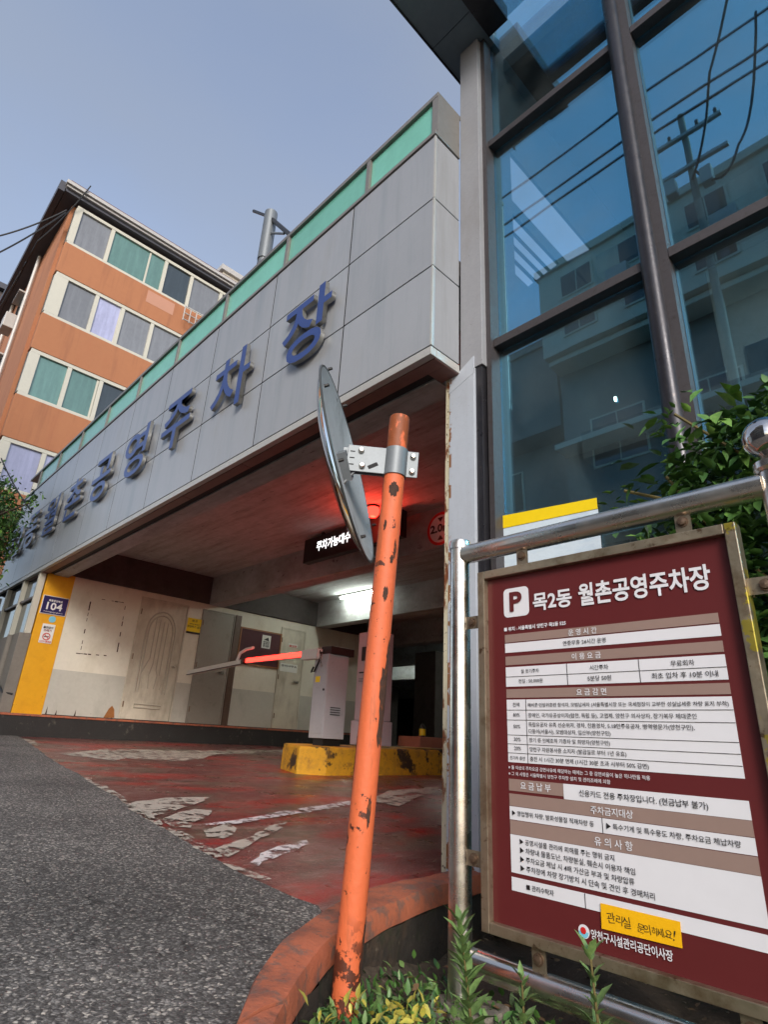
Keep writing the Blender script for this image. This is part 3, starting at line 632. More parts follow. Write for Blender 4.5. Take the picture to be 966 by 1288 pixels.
rg = MB().revolve([(.062, 0), (.048, 0)], (x, 2.765, 1.375), (1, 0, 0), 24); rg.obox((x+.001, 2.765, 1.375), (1,0,0), (0,.707,-.707), (0,.707,.707), (.0005, .055, .005))
part('ring', rg, M['red'], T)
part('cigarette', B(x-.001, x, 2.725, 2.805, 1.368, 1.382), M['ink'], T)
text('CCTV 촬영중', .04, (x, 2.675, 1.28), M['red'], T, ori=SIDE, bold=.03, width=.18)
T, x = plate('yellow_notice', 5.215, 5.53, 1.82, 2.13, M['yellow_sheet'], 'yellow warning notice with black lettering between the arched door and the grey door', 'notice', t=.004)
for k, s_ in enumerate(('경고', '관계자외 출입금지', '무단투기 금지')): text(s_, .05, (x, 5.30-.04*k, 2.06-.06*k), M['ink'], T, ori=SIDE, bold=.02, width=.12+.09*k)
part('bottom_strip', B(x-.002, x+.001, 5.215, 5.53, 1.82, 1.86), M['ink'], T)
T = thing('notice_board', 'wood framed notice board with dark red felt beside the brown door post', 'notice board')
part('backing', B(XW, XW+.02, 6.45, 7.45, 1.40, 2.11), M['board_maroon'], T)
part('frame', B(XW, XW+.035, 6.42, 6.449, 1.37, 2.14).box(XW, XW+.035, 7.451, 7.48, 1.37, 2.14).box(XW, XW+.035, 6.45, 7.45, 2.111, 2.14).box(XW, XW+.035, 6.45, 7.45, 1.37, 1.399), M['wood_frame'], T)
def paper(y0, y1, z0, z1, label, words, m=M['paper'], inkm=M['ink'], x=XW+.022):
    T = thing('paper_notice', label, 'paper'); part('sheet', B(x, x+.003, y0, y1, z0, z1), m, T)
    for k, s_ in enumerate(words): text(s_, .05, (x+.005, y0+.02, z1-.07-.055*k), inkm, T, ori=SIDE, bold=.03, width=(y1-y0)-.04)
    return T
T = paper(6.98, 7.2, 1.77, 2.05, 'white paper notice pinned on the dark red notice board', [], x=XW+.022)
part('picture', MB().add([(XW+.027, 7.02, 1.95), (XW+.027, 7.16, 1.93), (XW+.027, 7.13, 2.01)], [(0, 1, 2)]), M['ink'], T)
for k in range(3): text(('주차금지', '관리자', '안내문')[k], .05, (XW+.027, 7.01, 1.89-.045*k), M['ink'], T, ori=SIDE, bold=.04, width=.16)
paper(7.53, 8.0, 1.34, 1.52, 'white paper with black band taped on the last cream door', ['관리사무소'], x=XW+.012)
paper(7.69, 7.95, 1.90, 1.97, 'small pale strip with red writing high on the last cream door', ['출입문'], inkm=M['red'], x=XW+.012)

# ------------------------------------------------------------------ things in the entrance
isl = thing('traffic_island', 'low yellow painted concrete island with scuffed nose at the barrier', 'traffic island')
m = MB(); z0 = -.5
A_, B_, C_, D_ = (-6.41, 4.74), (-6.24, 5.08), (-6.9, 9.6), (-8.0, 9.6)
def cap(p, zt): return (p[0], p[1], zt)
m.add([(-6.41,4.74,z0),(-6.24,5.08,z0),(-6.35,9.6,z0),(-7.5,9.6,z0),(-7.0,4.9,z0),
       (-6.41,4.76,-.10),(-6.25,5.09,-.10),(-6.36,9.6,-.06),(-7.5,9.6,-.04),(-7.0,4.92,-.08)],
      [(4,3,2,1,0),(5,6,7,8,9),(0,1,6,5),(1,2,7,6),(2,3,8,7),(3,4,9,8),(4,0,5,9)])
part('island_body', m, M['island_yellow'], isl, bevel=.03)
bg_ = thing('barrier_gate', 'grey parking barrier cabinet with a lit red folding arm across the entrance', 'barrier')
part('cabinet', B(-6.76, -6.46, 5.15, 5.52, .0, 1.10), M['box_grey'], bg_, bevel=.006)
part('plinth', B(-6.72, -6.50, 5.2, 5.5, -.09, 0.0), M['black'], bg_)
part('cabinet_lid', B(-6.66, -6.44, 5.17, 5.60, 1.101, 1.21), M['box_dark'], bg_, bevel=.01)
arm = part('arm', B(-8.52, -6.62, 5.08, 5.13, 1.075, 1.145), M['white'], bg_)
part('red_light_strip', B(-8.50, -6.98, 5.068, 5.079, 1.080, 1.138).box(-8.5, -6.98, 5.081, 5.129, 1.1455, 1.15), M['led_red'], arm)
part('arm_clamp', B(-6.98, -6.60, 5.055, 5.149, 1.03, 1.17), M['white'], bg_, bevel=.008)
tip = MB(); tip.obox((-9.52, 5.10, 1.055), Vector((-1, 0, -.05)).normalized(), (0, 1, 0), Vector((-.05, 0, 1)).normalized(), (.98, .022, .042))
part('arm_tip', tip, M['white'], bg_, bevel=.004)
part('arm_tip_edge', MB().obox((-9.52, 5.085, 1.018), Vector((-1, 0, -.05)).normalized(), (0, 1, 0), (0, 0, 1), (.98, .026, .004)), M['black'], bg_)
br = MB(); br.tube([(-8.75, 5.06, 1.12), (-8.68, 5.06, 1.24), (-8.5, 5.06, 1.29), (-8.3, 5.06, 1.30)], .025, 8)
part('hinge_bracket', br, M['white'], bg_)
part('hinge', MB().revolve([(0, .05), (.045, .05), (.045, -.05), (0, -.05)], (-8.56, 5.09, 1.10), (0, 1, 0), 14), M['black'], bg_)
part('cable', MB().tube([(-6.60, 5.13, 1.13), (-6.60, 5.10, 1.0), (-6.68, 5.09, .86), (-6.76, 5.10, .86), (-6.74, 5.12, .93)], .013, 8), M['black'], bg_)
part('arm_strut', MB().tube([(-6.62, 5.10, 1.18), (-6.54, 5.10, .92)], .012, 6), M['steel'], bg_)
tk = thing('ticket_machine', 'tall pale pinkish machine housing standing behind the orange pole', 'machine')
part('upper_housing', B(-6.70, -6.3, 5.9, 6.25, .27, 1.52), M['pinkish'], tk, bevel=.012)
part('lower_housing', B(-6.74, -6.28, 5.88, 6.27, -.06, .262), M['pinkish'], tk, bevel=.012)
part('screen', B(-6.6, -6.4, 5.885, 5.899, 1.1, 1.3), M['black'], tk)
part('cabinet_door', B(-6.745, -6.475, 5.143, 5.149, .06, .98), M['box_grey'], bg_, bevel=.002)
part('cabinet_lock', MB().revolve([(0, .01), (.016, .01), (.016, 0)], (-6.50, 5.143, .62), (0, -1, 0), 12), M['black'], bg_)
part('warning_label', B(-6.70, -6.60, 5.140, 5.1425, .72, .80), M['yellow_sheet'], bg_)
part('side_vent', MB().box(-6.459, -6.452, 5.25, 5.42, .30, .31).box(-6.459, -6.452, 5.25, 5.42, .33, .34).box(-6.459, -6.452, 5.25, 5.42, .36, .37).box(-6.459, -6.452, 5.25, 5.42, .39, .40), M['black'], bg_)
part('card_slot', B(-6.64, -6.5, 5.89, 5.899, .92, .94), M['black'], tk)
part('speaker_grille', MB().box(-6.64, -6.5, 5.892, 5.899, .80, .805).box(-6.64, -6.5, 5.892, 5.899, .82, .825).box(-6.64, -6.5, 5.892, 5.899, .84, .845), M['black'], tk)
bk = thing('concrete_block', 'pinkish concrete block pedestal lying on the yellow island', 'block')
part('block', B(-6.87, -6.40, 7.0, 8.2, -.055, .098), M['brick_pink'], bk, bevel=.01)
ex = thing('fire_extinguisher', 'small dark canister with yellow label standing on the pink block', 'extinguisher')
part('canister', MB().revolve([(0, 0), (.05, 0), (.05, .14), (.03, .18), (.015, .2), (0, .2)], (-6.72, 7.4, .099), (0, 0, 1), 14), M['black'], ex)
part('label_band', MB().revolve([(.052, .02), (.052, .12)], (-6.72, 7.4, .099), (0, 0, 1), 14), M['yellow_sheet'], ex)
# LED display
ld = thing('led_display', 'black hanging LED board with glowing white Korean letters and red digits', 'display')
part('case', B(-7.38, -5.2, 5.2, 5.32, 2.575, 2.965), M['black'], ld, bevel=.008)
text('주차가능대수', .3, (-7.04, 5.195, 2.71), M['led_white'], ld, bold=.02, width=.80, height=.165)
text('00', .3, (-5.62, 5.195, 2.63), M['led_red'], ld, bold=.03, width=.34, height=.26)
part('hanger', B(-7.0, -6.96, 5.24, 5.28, 2.965, 3.03).box(-5.6, -5.56, 5.24, 5.28, 2.965, 3.03), M['black'], ld)
# warning light above the display
wl_ = thing('warning_lamp', 'glowing red warning lamp on the ceiling behind the round mirror', 'lamp')
part('lamp_base', MB().revolve([(0, .0), (.09, 0), (.09, -.03), (0, -.03)], (-5.55, 5.0, 3.03), (0, 0, 1), 16), M['black'], wl_)
part('lamp_dome', MB().revolve([(.08, -.03), (.08, -.12), (.05, -.16), (0, -.17)], (-5.55, 5.0, 3.03), (0, 0, 1), 16), M['led_red'], wl_)
rl = bpy.data.lights.new('red_glow', 'POINT'); rl.energy = 15; rl.color = (1, .06, .03); rl.shadow_soft_size = .12
ro = bpy.data.objects.new('red_glow', rl); ro.location = (-5.55, 5.0, 2.78); COL.objects.link(ro); ro.parent = wl_
hs_ = thing('height_limit_sign', 'round white height limit sign with red ring reading 2.0m on the ceiling beam', 'sign')
c0 = (-4.80, 5.57, 2.69)
part('disc', MB().revolve([(0, -.012), (.235, -.012), (.235, .01), (0, .01)], c0, (0, 1, 0), 32), M['white'], hs_)
part('red_ring', MB().revolve([(.236, -.014), (.195, -.014)], c0, (0, 1, 0), 32), M['red'], hs_)
text('2.0m', .2, (c0[0]-.18, c0[1]-.016, c0[2]-.05), M['ink'], hs_, bold=.03, width=.35, height=.12)
part('arrow', MB().add([(c0[0]-.05, c0[1]-.016, c0[2]+.16), (c0[0]+.05, c0[1]-.016, c0[2]+.16), (c0[0], c0[1]-.016, c0[2]+.09)], [(0, 1, 2)]), M['ink'], hs_)
part('arrow', MB().add([(c0[0]-.05, c0[1]-.016, c0[2]-.16), (c0[0]+.05, c0[1]-.016, c0[2]-.16), (c0[0], c0[1]-.016, c0[2]-.09)], [(0, 1, 2)]), M['ink'], hs_)
# fluorescent battens
batt = None
LB = [((-9.45, 8.2), 'lit fluorescent tube just behind the second ceiling beam'), ((-8.6, 12.9), 'lit fluorescent tube in the third ceiling bay'),
      ((-13.0, 16.6), 'lit fluorescent tube near the middle of the dark hall'), ((-14.6, 24.0), 'farthest lit fluorescent tube in the dark hall'), ((-5.0, 13.0), 'lit fluorescent tube on the right side of the hall'), ((-17.0, 16.4), 'lit fluorescent tube left of the middle of the dark hall'), ((-13.2, 20.5), 'lit fluorescent tube two bays before the end of the dark hall')]
for (x, y), lab in LB:
    if batt is None:
        batt = thing('fluorescent_light', lab, 'ceiling light', 'fluorescent tubes on the garage ceiling')
        part('batten', B(-.62, .62, -.03, .03, .03, .07), M['white'], batt)
        part('lamp_tube', MB().tube([(-.56, 0, 0), (.56, 0, 0)], .02, 8), M['tube'], batt)
        o = batt
    else:
        o = batt.copy(); COL.objects.link(o); o['label'] = lab
        for ch in list(batt.children):
            c = ch.copy(); COL.objects.link(c); c.parent = o
    o.location = (x, y, 2.955)

# ================================================================== GLASS STAIR TOWER
T = thing('glass_tower', 'tall stair tower of blue tinted glass in brown steel frames beside the garage', 'tower')
YG = 2.86
part('column_lower', B(-2.265, -2.05, 2.70, 2.95, -.66, 2.43), M['white_col'], T, bevel=.004)
part('column_edge', B(-2.30, -2.267, 2.704, 2.95, -.66, 2.43), M['col_edge'], T)
part('column_upper', B(-2.176, -1.985, 2.71, 2.95, 2.432, 5.965), M['col_upper'], T, bevel=.004)
part('column_shoulder', MB().prism([(-2.27, 2.698, 2.30), (-2.05, 2.698, 2.38), (-2.05, 2.698, 2.52), (-2.19, 2.698, 2.44), (-2.25, 2.698, 2.43)], (0, .01, 0)), M['white_col'], T)
part('jamb', B(-2.048, -2.0, 2.72, 2.93, -.8, 7.4), M['tower_frame'], T)
part('jamb', B(-1.983, -1.945, 2.76, 2.93, -.8, 7.4), M['tower_frame_light'], T)
mx0, mx1 = -.80, -.735
part('mullion_pipe', MB().tube([(-.862, 2.80, -.8), (-.862, 2.80, 7.4)], .052, 20), M['tower_frame'], T)
part('mullion', B(-.812, -.76, 2.79, 2.93, -.8, 7.4), M['tower_frame_light'], T)
zt = [-.8, .35, 2.62, 4.62, 6.9]
for z in zt[1:4]:
    part('transom', B(-1.943, -.90, 2.79, 2.92, z-.03, z+.035), M['tower_frame_light'], T, bevel=.003)
    part('transom', B(-.758, 1.3, 2.79, 2.92, z-.03, z+.035), M['tower_frame_light'], T, bevel=.003)
for i in range(4):
    part('pane', B(-1.944, -.815, YG, YG+.012, zt[i]+.036, zt[i+1]-.031), M['glass'], T)
    part('pane', B(-.757, 1.3, YG, YG+.012, zt[i]+.036, zt[i+1]-.031), M['glass'], T)
part('mullion', B(1.302, 1.38, 2.79, 2.93, -.8, 7.4), M['tower_frame'], T)
part('pane', B(1.382, 3.4, YG, YG+.012, -.7, 6.9), M['glass'], T)
# canopy
part('canopy_soffit', B(-2.33, -1.90, 1.9, 2.50, 5.97, 6.12), M['canopy'], T)
part('canopy_soffit', B(-2.33, -1.90, 2.506, 2.95, 5.97, 6.12), M['canopy'], T)
part('canopy_edge', B(-2.345, -2.331, 1.88, 2.95, 5.955, 6.14), M['tower_frame'], T)
part('canopy_beam', B(-1.898, -1.70, 1.9, 2.78, 5.95, 6.14), M['tower_frame'], T)
part('canopy_beam', B(-1.698, 3.4, 2.2, 2.28, 5.95, 6.1), M['tower_frame'], T)
part('canopy_pane', B(-1.698, 3.4, 2.282, 2.78, 6.0, 6.012), M['glass'], T)
# interior
SW = [[(2.96, -.8), (3.36, -.8), (3.36, 7.4), (2.96, 7.4)], [(3.361, 5.24), (7.5, 5.24), (7.5, 7.4), (3.361, 7.4)],
      [(4.31, 4.58), (7.5, 4.58), (7.5, 5.239), (4.95, 5.239)], [(3.361, 4.45), (7.5, 4.45), (7.5, 4.579), (3.361, 4.61)],
      [(3.56, 3.75), (7.5, 3.75), (7.5, 4.449), (4.16, 4.449)], [(3.361, -.8), (7.5, -.8), (7.5, 3.749), (3.361, 3.749)]]
for q in SW: part('side_wall', MB().prism([(-2.13, y, z) for y, z in q], (.028, 0, 0)), M['interior'], T)
for k in range(3): part('side_bar', B(-2.125, -2.105, 3.362, 4.6, 3.90+.16*k, 3.925+.16*k), M['tower_frame'], T)
part('roof_slab', B(-2.09, 3.4, 3.3, 7.5, 6.3, 6.5), M['interior_dark'], T)
part('floor_slab', B(-2.05, 3.4, 4.9, 7.5, 4.8, 5.05), M['interior_dark'], T)
part('floor_slab', B(-2.05, 3.4, 4.2, 7.5, 2.3, 2.55), M['interior'], T)
part('floor_slab', B(-2.05, 3.4, 2.95, 7.5, -.8, -.6), M['interior'], T)
part('rear_wall', B(-2.18, 3.4, 7.5, 7.7, -.8, 3.2).box(-2.18, -.7, 7.5, 7.7, 3.2, 5.0).box(-2.18, 3.4, 7.5, 7.7, 5.4, 6.5).box(1.2, 3.4, 7.5, 7.7, 3.2, 5.4), M['interior'], T)
for k in range(5): part('rear_mullion', B(-.7+.4*k, -.66+.4*k, 7.52, 7.6, 3.2, 5.4), M['tower_frame'], T)
part('rear_bar', B(-.7, 1.2, 7.52, 7.58, 4.2, 4.25), M['tower_frame'], T)
part('lift_shaft', B(-1.2, .4, 5.6, 6.8, -.6, 4.8), M['interior_light'], T)
for k in range(3):
    part('lift_window', B(-1.0+.5*k, -.7+.5*k, 5.585, 5.6, .9, 1.7), M['pane_dark'], T)
    part('lift_window', B(-1.0+.5*k, -.7+.5*k, 5.585, 5.6, 2.9, 3.7), M['pane_dark'], T)
stp = MB()
for k in range(14):
    stp.box(.5, 1.6, 3.6+.22*k, 3.83+.22*k, -.5+.2*k, -.44+.2*k)
part('stair_flight', stp, M['interior_light'], T)
part('stair_stringer', MB().prism([(.46, 3.5, -.6), (.46, 3.5, -.4), (.46, 6.7, 2.5), (.46, 6.7, 2.3)], (.04, 0, 0)), M['interior_light'], T)
part('wall_lamp', B(-1.9, -1.88, 4.6, 4.62, 3.0, 3.04), M['tube_in'], T)
# posters on the glass
P1 = thing('window_poster', 'white poster with a yellow top band taped inside the lower glass pane', 'poster')
yp = 2.845
tilt = .012
part('sheet', MB().prism([(-1.985+.03, yp, .66), (-1.33, yp, .66), (-1.33, yp, 1.235), (-1.955, yp, 1.26)], (0, .003, 0)), M['paper_sky'], P1)
part('yellow_band', MB().prism([(-1.957, yp-.003, 1.262), (-1.33, yp-.003, 1.236), (-1.33, yp-.003, 1.30), (-1.957, yp-.003, 1.345)], (0, .002, 0)), M['yellow_sheet'], P1)
text('생활폐기물 무단투기 할 경우', .05, (-1.72, yp-.004, .965), M['ink'], P1, width=.52, bold=.006)
text('과태료 부과', .05, (-1.9, yp-.004, .86), M['ink'], P1, width=.3, bold=.006)

# ================================================================== SIGN BOARD IN ITS STAINLESS RAIL
RL = thing('steel_railing', 'stainless steel tube railing with a ball finial framing the red sign board', 'railing')
YR = 1.9; RT = .040
xa, xb, zt_, zb_ = -1.527, -.335, .765, -.675
part('post', MB().tube([(xa, YR, -.9), (xa, YR, .805)], .042, 28), M['steel'], RL)
part('post_cap', MB().revolve([(.046, -.012), (.047, .012), (.042, .026), (.02, .034), (0, .036)], (xa, YR, .805), (0, 0, 1), 28), M['steel'], RL)
part('post', MB().tube([(xb, YR, -.9), (xb, YR, .80)], .042, 28), M['steel'], RL)
part('rail', MB().tube([(xa+.03, YR, zt_), (xb-.03, YR, zt_)], RT, 28), M['steel'], RL)
part('rail', MB().tube([(xa+.03, YR, zb_), (xb-.03, YR, zb_)], RT, 28), M['steel'], RL)
part('finial_neck', MB().revolve([(.044, 0), (.052, .01), (.052, .03), (.03, .045), (.022, .06)], (xb, YR, .80), (0, 0, 1), 28), M['steel'], RL)
part('finial_ball', MB().revolve([(.068*math.sin(math.pi*k/20), -.068*math.cos(math.pi*k/20)) for k in range(21)], (xb, YR, .915), (0, 0, 1), 36), M['steel_ball'], RL)
part('rail', MB().tube([(xb+.03, YR, zt_), (1.2, YR, zt_)], RT, 20), M['steel'], RL)
SB = thing('sign_board', 'maroon car park information board with white Korean tables in a metal frame', 'sign board')
x0, x1, z0, z1 = -1.413, -.455, -.573, .665; fw = .032
YS = 1.885
part('frame_side', B(x0, x0+fw, YS-.015, YS+.035, z0, z1), M['steel_frame'], SB, bevel=.003)
part('frame_side', B(x1-fw, x1, YS-.015, YS+.035, z0, z1), M['steel_frame'], SB, bevel=.003)
part('frame_rail', B(x0+fw+.001, x1-fw-.001, YS-.015, YS+.035, z1-fw, z1), M['steel_frame'], SB, bevel=.003)
part('frame_rail', B(x0+fw+.001, x1-fw-.001, YS-.015, YS+.035, z0, z0+fw), M['steel_frame'], SB, bevel=.003)
part('back_sheet', B(x0+.01, x1-.01, YS+.03, YS+.034, z0+.01, z1-.01), M['steel_frame'], SB)
YP = YS+.012
part('panel', B(x0+fw, x1-fw, YP, YP+.008, z0+fw, z1-fw), M['sign_red'], SB)
L0, L1 = -1.304, -.548; Y1_, Y2_, Y3_ = YP-.0015, YP-.003, YP-.0045
def cell(za, zb, m, a=L0, b=L1, name='table_row', y=Y1_): return part(name, B(a, b, y, y+.0014, za, zb), m, SB)
def ln(body, x, z, h, wd=None, m=None, align='LEFT', bold=.006, res=2, space=1.0):
    return text(body, h, (x, Y3_, z), m or M['ink'], SB, align=align, bold=bold, width=wd, res=res, space=space)
# P badge
pb = MB(); pp = []
for cx_, cz_, a0 in ((-1.21, .565, 0), (-1.287, .565, 90), (-1.287, .488, 180), (-1.21, .488, 270)):
    for k in range(5):
        a = R(a0+22.5*k); pp.append((cx_+.018*math.cos(a), Y1_, cz_+.018*math.sin(a)))
pb.prism(pp, (0, .0014, 0)); part('parking_badge', pb, M['sign_white'], SB)
text('P', .1, (-1.276, Y3_, .49), M['sign_red'], SB, 'lettering', bold=.035, width=.056, height=.077, res=4)
text('목2동', .08, (-1.172, Y3_, .480), M['sign_white'], SB, bold=.026, width=.160, height=.066, res=3)
text('월촌공영주차장', .08, (-.986, Y3_, .476), M['sign_white'], SB, bold=.026, width=.436, height=.080, res=3)
ln('■ 위치 : 서울특별시 양천구 목2동 525', -1.304, .418, .02, .262, M['sign_white'], bold=.03)
cell(.3745, .404, M['sign_taupe']); ln('운 영 시 간', -1.035, .379, .028, .106, M['sign_white'], bold=.010, res=2)
cell(.336, .3705, M['sign_white']); ln('연중무휴 24시간 운영', -1.058, .346, .024, .158, bold=.006)
cell(.290, .322, M['sign_taupe']); ln('이 용 요 금', -1.028, .296, .028, .106, M['sign_white'], bold=.010, res=2)
cell(.212, .2825, M['sign_white'])
cell(.2465, .2480, M['ink'], name='table_line', y=Y2_)
for x in (-1.0515, -.800): cell(.212, .2825, M['ink'], x, x+.0015, 'table_line', Y2_)
ln('월 정기주차', -1.235, .259, .02, .075, bold=.006); ln('시간주차', -.965, .258, .02, .065, bold=.006); ln('무료회차', -.70, .257, .02, .068, bold=.006)
ln('전일 : 50,000원', -1.247, .224, .02, .10, bold=.006); ln('5분당 50원', -.975, .223, .02, .082, bold=.006); ln('최초 입차 후 10분 이내', -.762, .222, .02, .19, bold=.006)
cell(.172, .203, M['sign_taupe']); ln('요 금 감 면', -1.02, .178, .028, .106, M['sign_white'], bold=.010, res=2)
cell(-.046, .166, M['sign_white'])
for z in (.129, .095, .044, .014, -.016): cell(z, z+.0014, M['ink'], name='table_line', y=Y2_)
cell(-.046, .166, M['ink'], -1.222, -1.2206, 'table_line', Y2_)
for s_, z in (('전액', .142), ('80%', .107), ('50%', .068), ('30%', .025), ('20%', -.005)): ln(s_, -1.275, z, .017, .028, bold=.006)
ln('전기차 충전', -1.294, -.036, .017, .062, bold=.006)
for s_, z, wd in (('예비군·민방위훈련 참석자, 모범납세자 (서울특별시장 또는 국세청장이 교부한 성실납세증 차량 표지 부착)', .141, .655),
                  ('장애인, 국가유공상이자(탑전, 독립 등), 고엽제, 양천구 의사상자, 장기복무 제대군인', .106, .565),
                  ('독립유공자 유족 선순위자, 경차, 친환경차, 5.18민주유공자, 병역명문가(양천구민),', .075, .555),
                  ('다둥이(서울시), 모범대상자, 임산부(양천구민)', .053, .300), ('장기 등 인체조직 기증자 및 희망자(양천구민)', .024, .295),
                  ('양천구 자원봉사증 소지자 (발급일로 부터 1년 유효)', -.006, .345), ('충전 시 1시간 30분 면제 (1시간 30분 초과 시부터 50% 감면)', -.037, .410)):
    ln(s_, -1.212, z, .02, wd, bold=.006)
ln('※ 둘 이상의 주차요금 감면사유에 해당하는 때에는 그 중 감면비율이 높은 하나만을 적용', -1.302, -.068, .018, .50, M['sign_white'], bold=.006)
ln('※ 그 외 사항은 서울특별시 양천구 주차장 설치 및 관리조례에 의함', -1.302, -.088, .018, .375, M['sign_white'], bold=.006)
cell(-.138, -.100, M['sign_taupe'], L0, -1.0935); ln('요 금 납 부', -1.255, -.128, .03, .118, M['sign_white'], bold=.010, res=2)
cell(-.146, -.100, M['sign_white'], -1.092, L1); ln('신용카드 전용 주차장입니다. (현금납부 불가)', -1.035, -.130, .026, .385, bold=.006)
cell(-.1855, -.147, M['sign_taupe']); ln('주차금지대상', -1.0, -.176, .028, .135, M['sign_white'], bold=.010, res=2)
cell(-.228, -.187, M['sign_white']); cell(-.228, -.187, M['ink'], -.966, -.9646, 'table_line', Y2_)
ln('▶ 영업행위 차량, 발화성물질 적재차량 등', -1.292, -.213, .02, .30, bold=.006); ln('▶ 특수기계 및 특수용도 차량, 주차요금 체납차량', -.952, -.213, .022, .37, bold=.006)
cell(-.272, -.230, M['sign_taupe']); ln('유 의 사 항', -.995, -.262, .03, .12, M['sign_white'], bold=.010, res=2)
cell(-.386, -.273, M['sign_white'])
for k, (s_, wd) in enumerate((('▶ 공영시설물 관리에 피해를 주는 행위 금지', .33), ('▶ 차량내 물품도난, 차량분실, 훼손시 이용자 책임', .39), ('▶ 주차요금 체납 시 4배 가산금 부과 및 차량압류', .385), ('▶ 주차장에 차량 장기방치 시 단속 및 견인 후 경매처리', .44))):
    ln(s_, -1.265, -.297-.026*k, .022, wd, bold=.006)
cell(-.438, -.399, M['sign_white']); cell(-.438, -.399, M['ink'], -1.041, -1.0396, 'table_line', Y2_)
ln('■ 관리수탁자', -1.245, -.425, .02, .10, bold=.01)
text('양천구시설관리공단이사장', .03, (-1.028, Y3_, -.512), M['sign_white'], SB, bold=.018, width=.235, height=.026, res=2)
part('emblem', MB().revolve([(0, 0), (.018, 0), (.018, .001)], (-1.052, Y1_, -.499), (0, 1, 0), 24), M['sign_white'], SB)
part('emblem_wave', MB().poly([(-1.052+.016*math.cos(R(a)), Y2_, -.499+.016*math.sin(R(a))) for a in range(180, 361, 15)]), M['skyblue'], SB)
part('emblem_sun', MB().poly([(-1.052+.009*math.cos(R(a)), Y3_, -.496+.009*math.sin(R(a))) for a in range(0, 360, 24)]), M['red'], SB)
SK = thing('yellow_sticker', 'yellow paper sticker with handwriting stuck over the bottom row of the maroon board', 'sticker')
part('sheet', MB().prism([(-.990, Y3_-.001, -.414), (-.763, Y3_-.001, -.414), (-.765, Y3_-.001, -.474), (-.992, Y3_-.001, -.478)], (0, .0008, 0)), M['sticker'], SK)
hx = -.972
for ch, sz, rt_, dz in zip('관리실 문의하세요!', (.030,.027,.031,.0,.025,.026,.022,.023,.024,.036), (8,-7,5,0,-9,6,-5,9,-6,-14), (0,.004,-.002,0,-.001,-.004,0,-.003,.001,-.002)):
    if ch == ' ': hx += .016; continue
    o_ = text(ch, sz, (hx, Y3_-.0025, -.458+dz), M['ink'], SK, bold=-.004, rot=R(rt_), res=2); hx += sz*.80
for x, z in ((-1.21, 1), (-.605, 1), (-1.208, -1), (-.62, -1)):
    za, zb = (z1, zt_-.03) if z > 0 else (zb_+.03, z0)
    b = part('bracket', B(x-.024, x+.024, YS+.004, YS+.010, za-.0, zb), M['bracket'], SB)
    part('bolt', MB().revolve([(0, -.014), (.012, -.012), (.014, -.004), (.018, -.004), (.018, 0)], (x, YS+.004, (za+zb)/2+.004), (0, 1, 0), 12), M['bolt'], b)
for z in (.467, -.369):
    for xx, xe in ((x0, xa+.03), (x1, xb-.03)):
        b = part('bracket', B(min(xx, xe), max(xx, xe), YS+.004, YS+.010, z-.025, z+.025), M['bracket'], SB)
        part('bolt', MB().revolve([(0, -.014), (.012, -.012), (.014, -.004), (.018, -.004), (.018, 0)], ((xx+xe)/2, YS+.004, z), (0, 1, 0), 12), M['bolt'], b)

# ================================================================== TRAFFIC MIRROR ON THE ORANGE POLE
TM = thing('traffic_mirror', 'leaning chipped orange pole carrying a round convex traffic mirror seen edge on', 'traffic mirror')
p0, p1 = Vector((-1.640, 1.472, -.86)), Vector((-1.573, 1.540, 1.307))
ax = (p1-p0).normalized(); PR = .0435
pts = [p0 + ax*(p1-p0).length*t for t in (0, .25, .5, .75, 1)]
part('pole', MB().tube(pts, PR, 36), M['pole'], TM)
part('pole_cap', MB().revolve([(PR, 0), (PR*.96, .005), (PR*.6, .008), (0, .008)], p1, ax, 28), M['pole'], TM)
# big peeled patch on the right flank, and smaller ones
camdir = Vector((0, 0, 0))
def peel(zc, h, wd, ang, name='rust_patch', lift=.0012, seed=1):
    rn = random.Random(seed); m = MB(); n = 26; k0 = (zc - p0.z)/ax.z; c = p0+ax*k0
    view = (Vector((-c.x, -c.y, 0))).normalized(); side = Vector((0, 0, 1)).cross(view)    # side = towards image right
    P = []
    for i in range(n):
        a = 2*math.pi*i/n; r = rn.uniform(.7, 1.1); th = ang + wd*math.cos(a)*r; dz = h*math.sin(a)*r
        rad = PR+lift; P.append(c + ax*dz + (view*math.cos(th)+side*math.sin(th))*rad)
    V = []; F = []
    for q in range(1, 7):
        for i in range(n):
            d = P[i]-c; k_ = d.dot(ax)*q/6; rad_ = d - ax*d.dot(ax); a2 = math.atan2(rad_.dot(side), rad_.dot(view)); th = ang+(((a2-ang+math.pi) % (2*math.pi))-math.pi)*q/6
            V.append(c+ax*k_+(view*math.cos(th)+side*math.sin(th))*(PR+lift))
    F.append(tuple(range(n)))
    for q in range(5):
        for i in range(n): F.append((q*n+i, q*n+(i+1) % n, (q+1)*n+(i+1) % n, (q+1)*n+i))
    m.add(V, F); m.sm = True
    part(name, m, M['chip'], TM)
peel(.17, .11, .60, 1.02, seed=3); peel(.06, .09, .40, .95, seed=4); peel(.29, .07, .35, 1.2, seed=8)
peel(.52, .03, .25, .2, seed=5); peel(.955, .035, .5, .1, seed=6); peel(.66, .02, .2, .5, seed=7); peel(-.22, .05, .2, .5, seed=9)
peel(.80, .025, .16, -.4, seed=11); peel(.70, .045, .16, .75, seed=12); peel(-.05, .10, .12, -1.45, seed=13); peel(-.62, .1, .35, 1.3, seed=14)
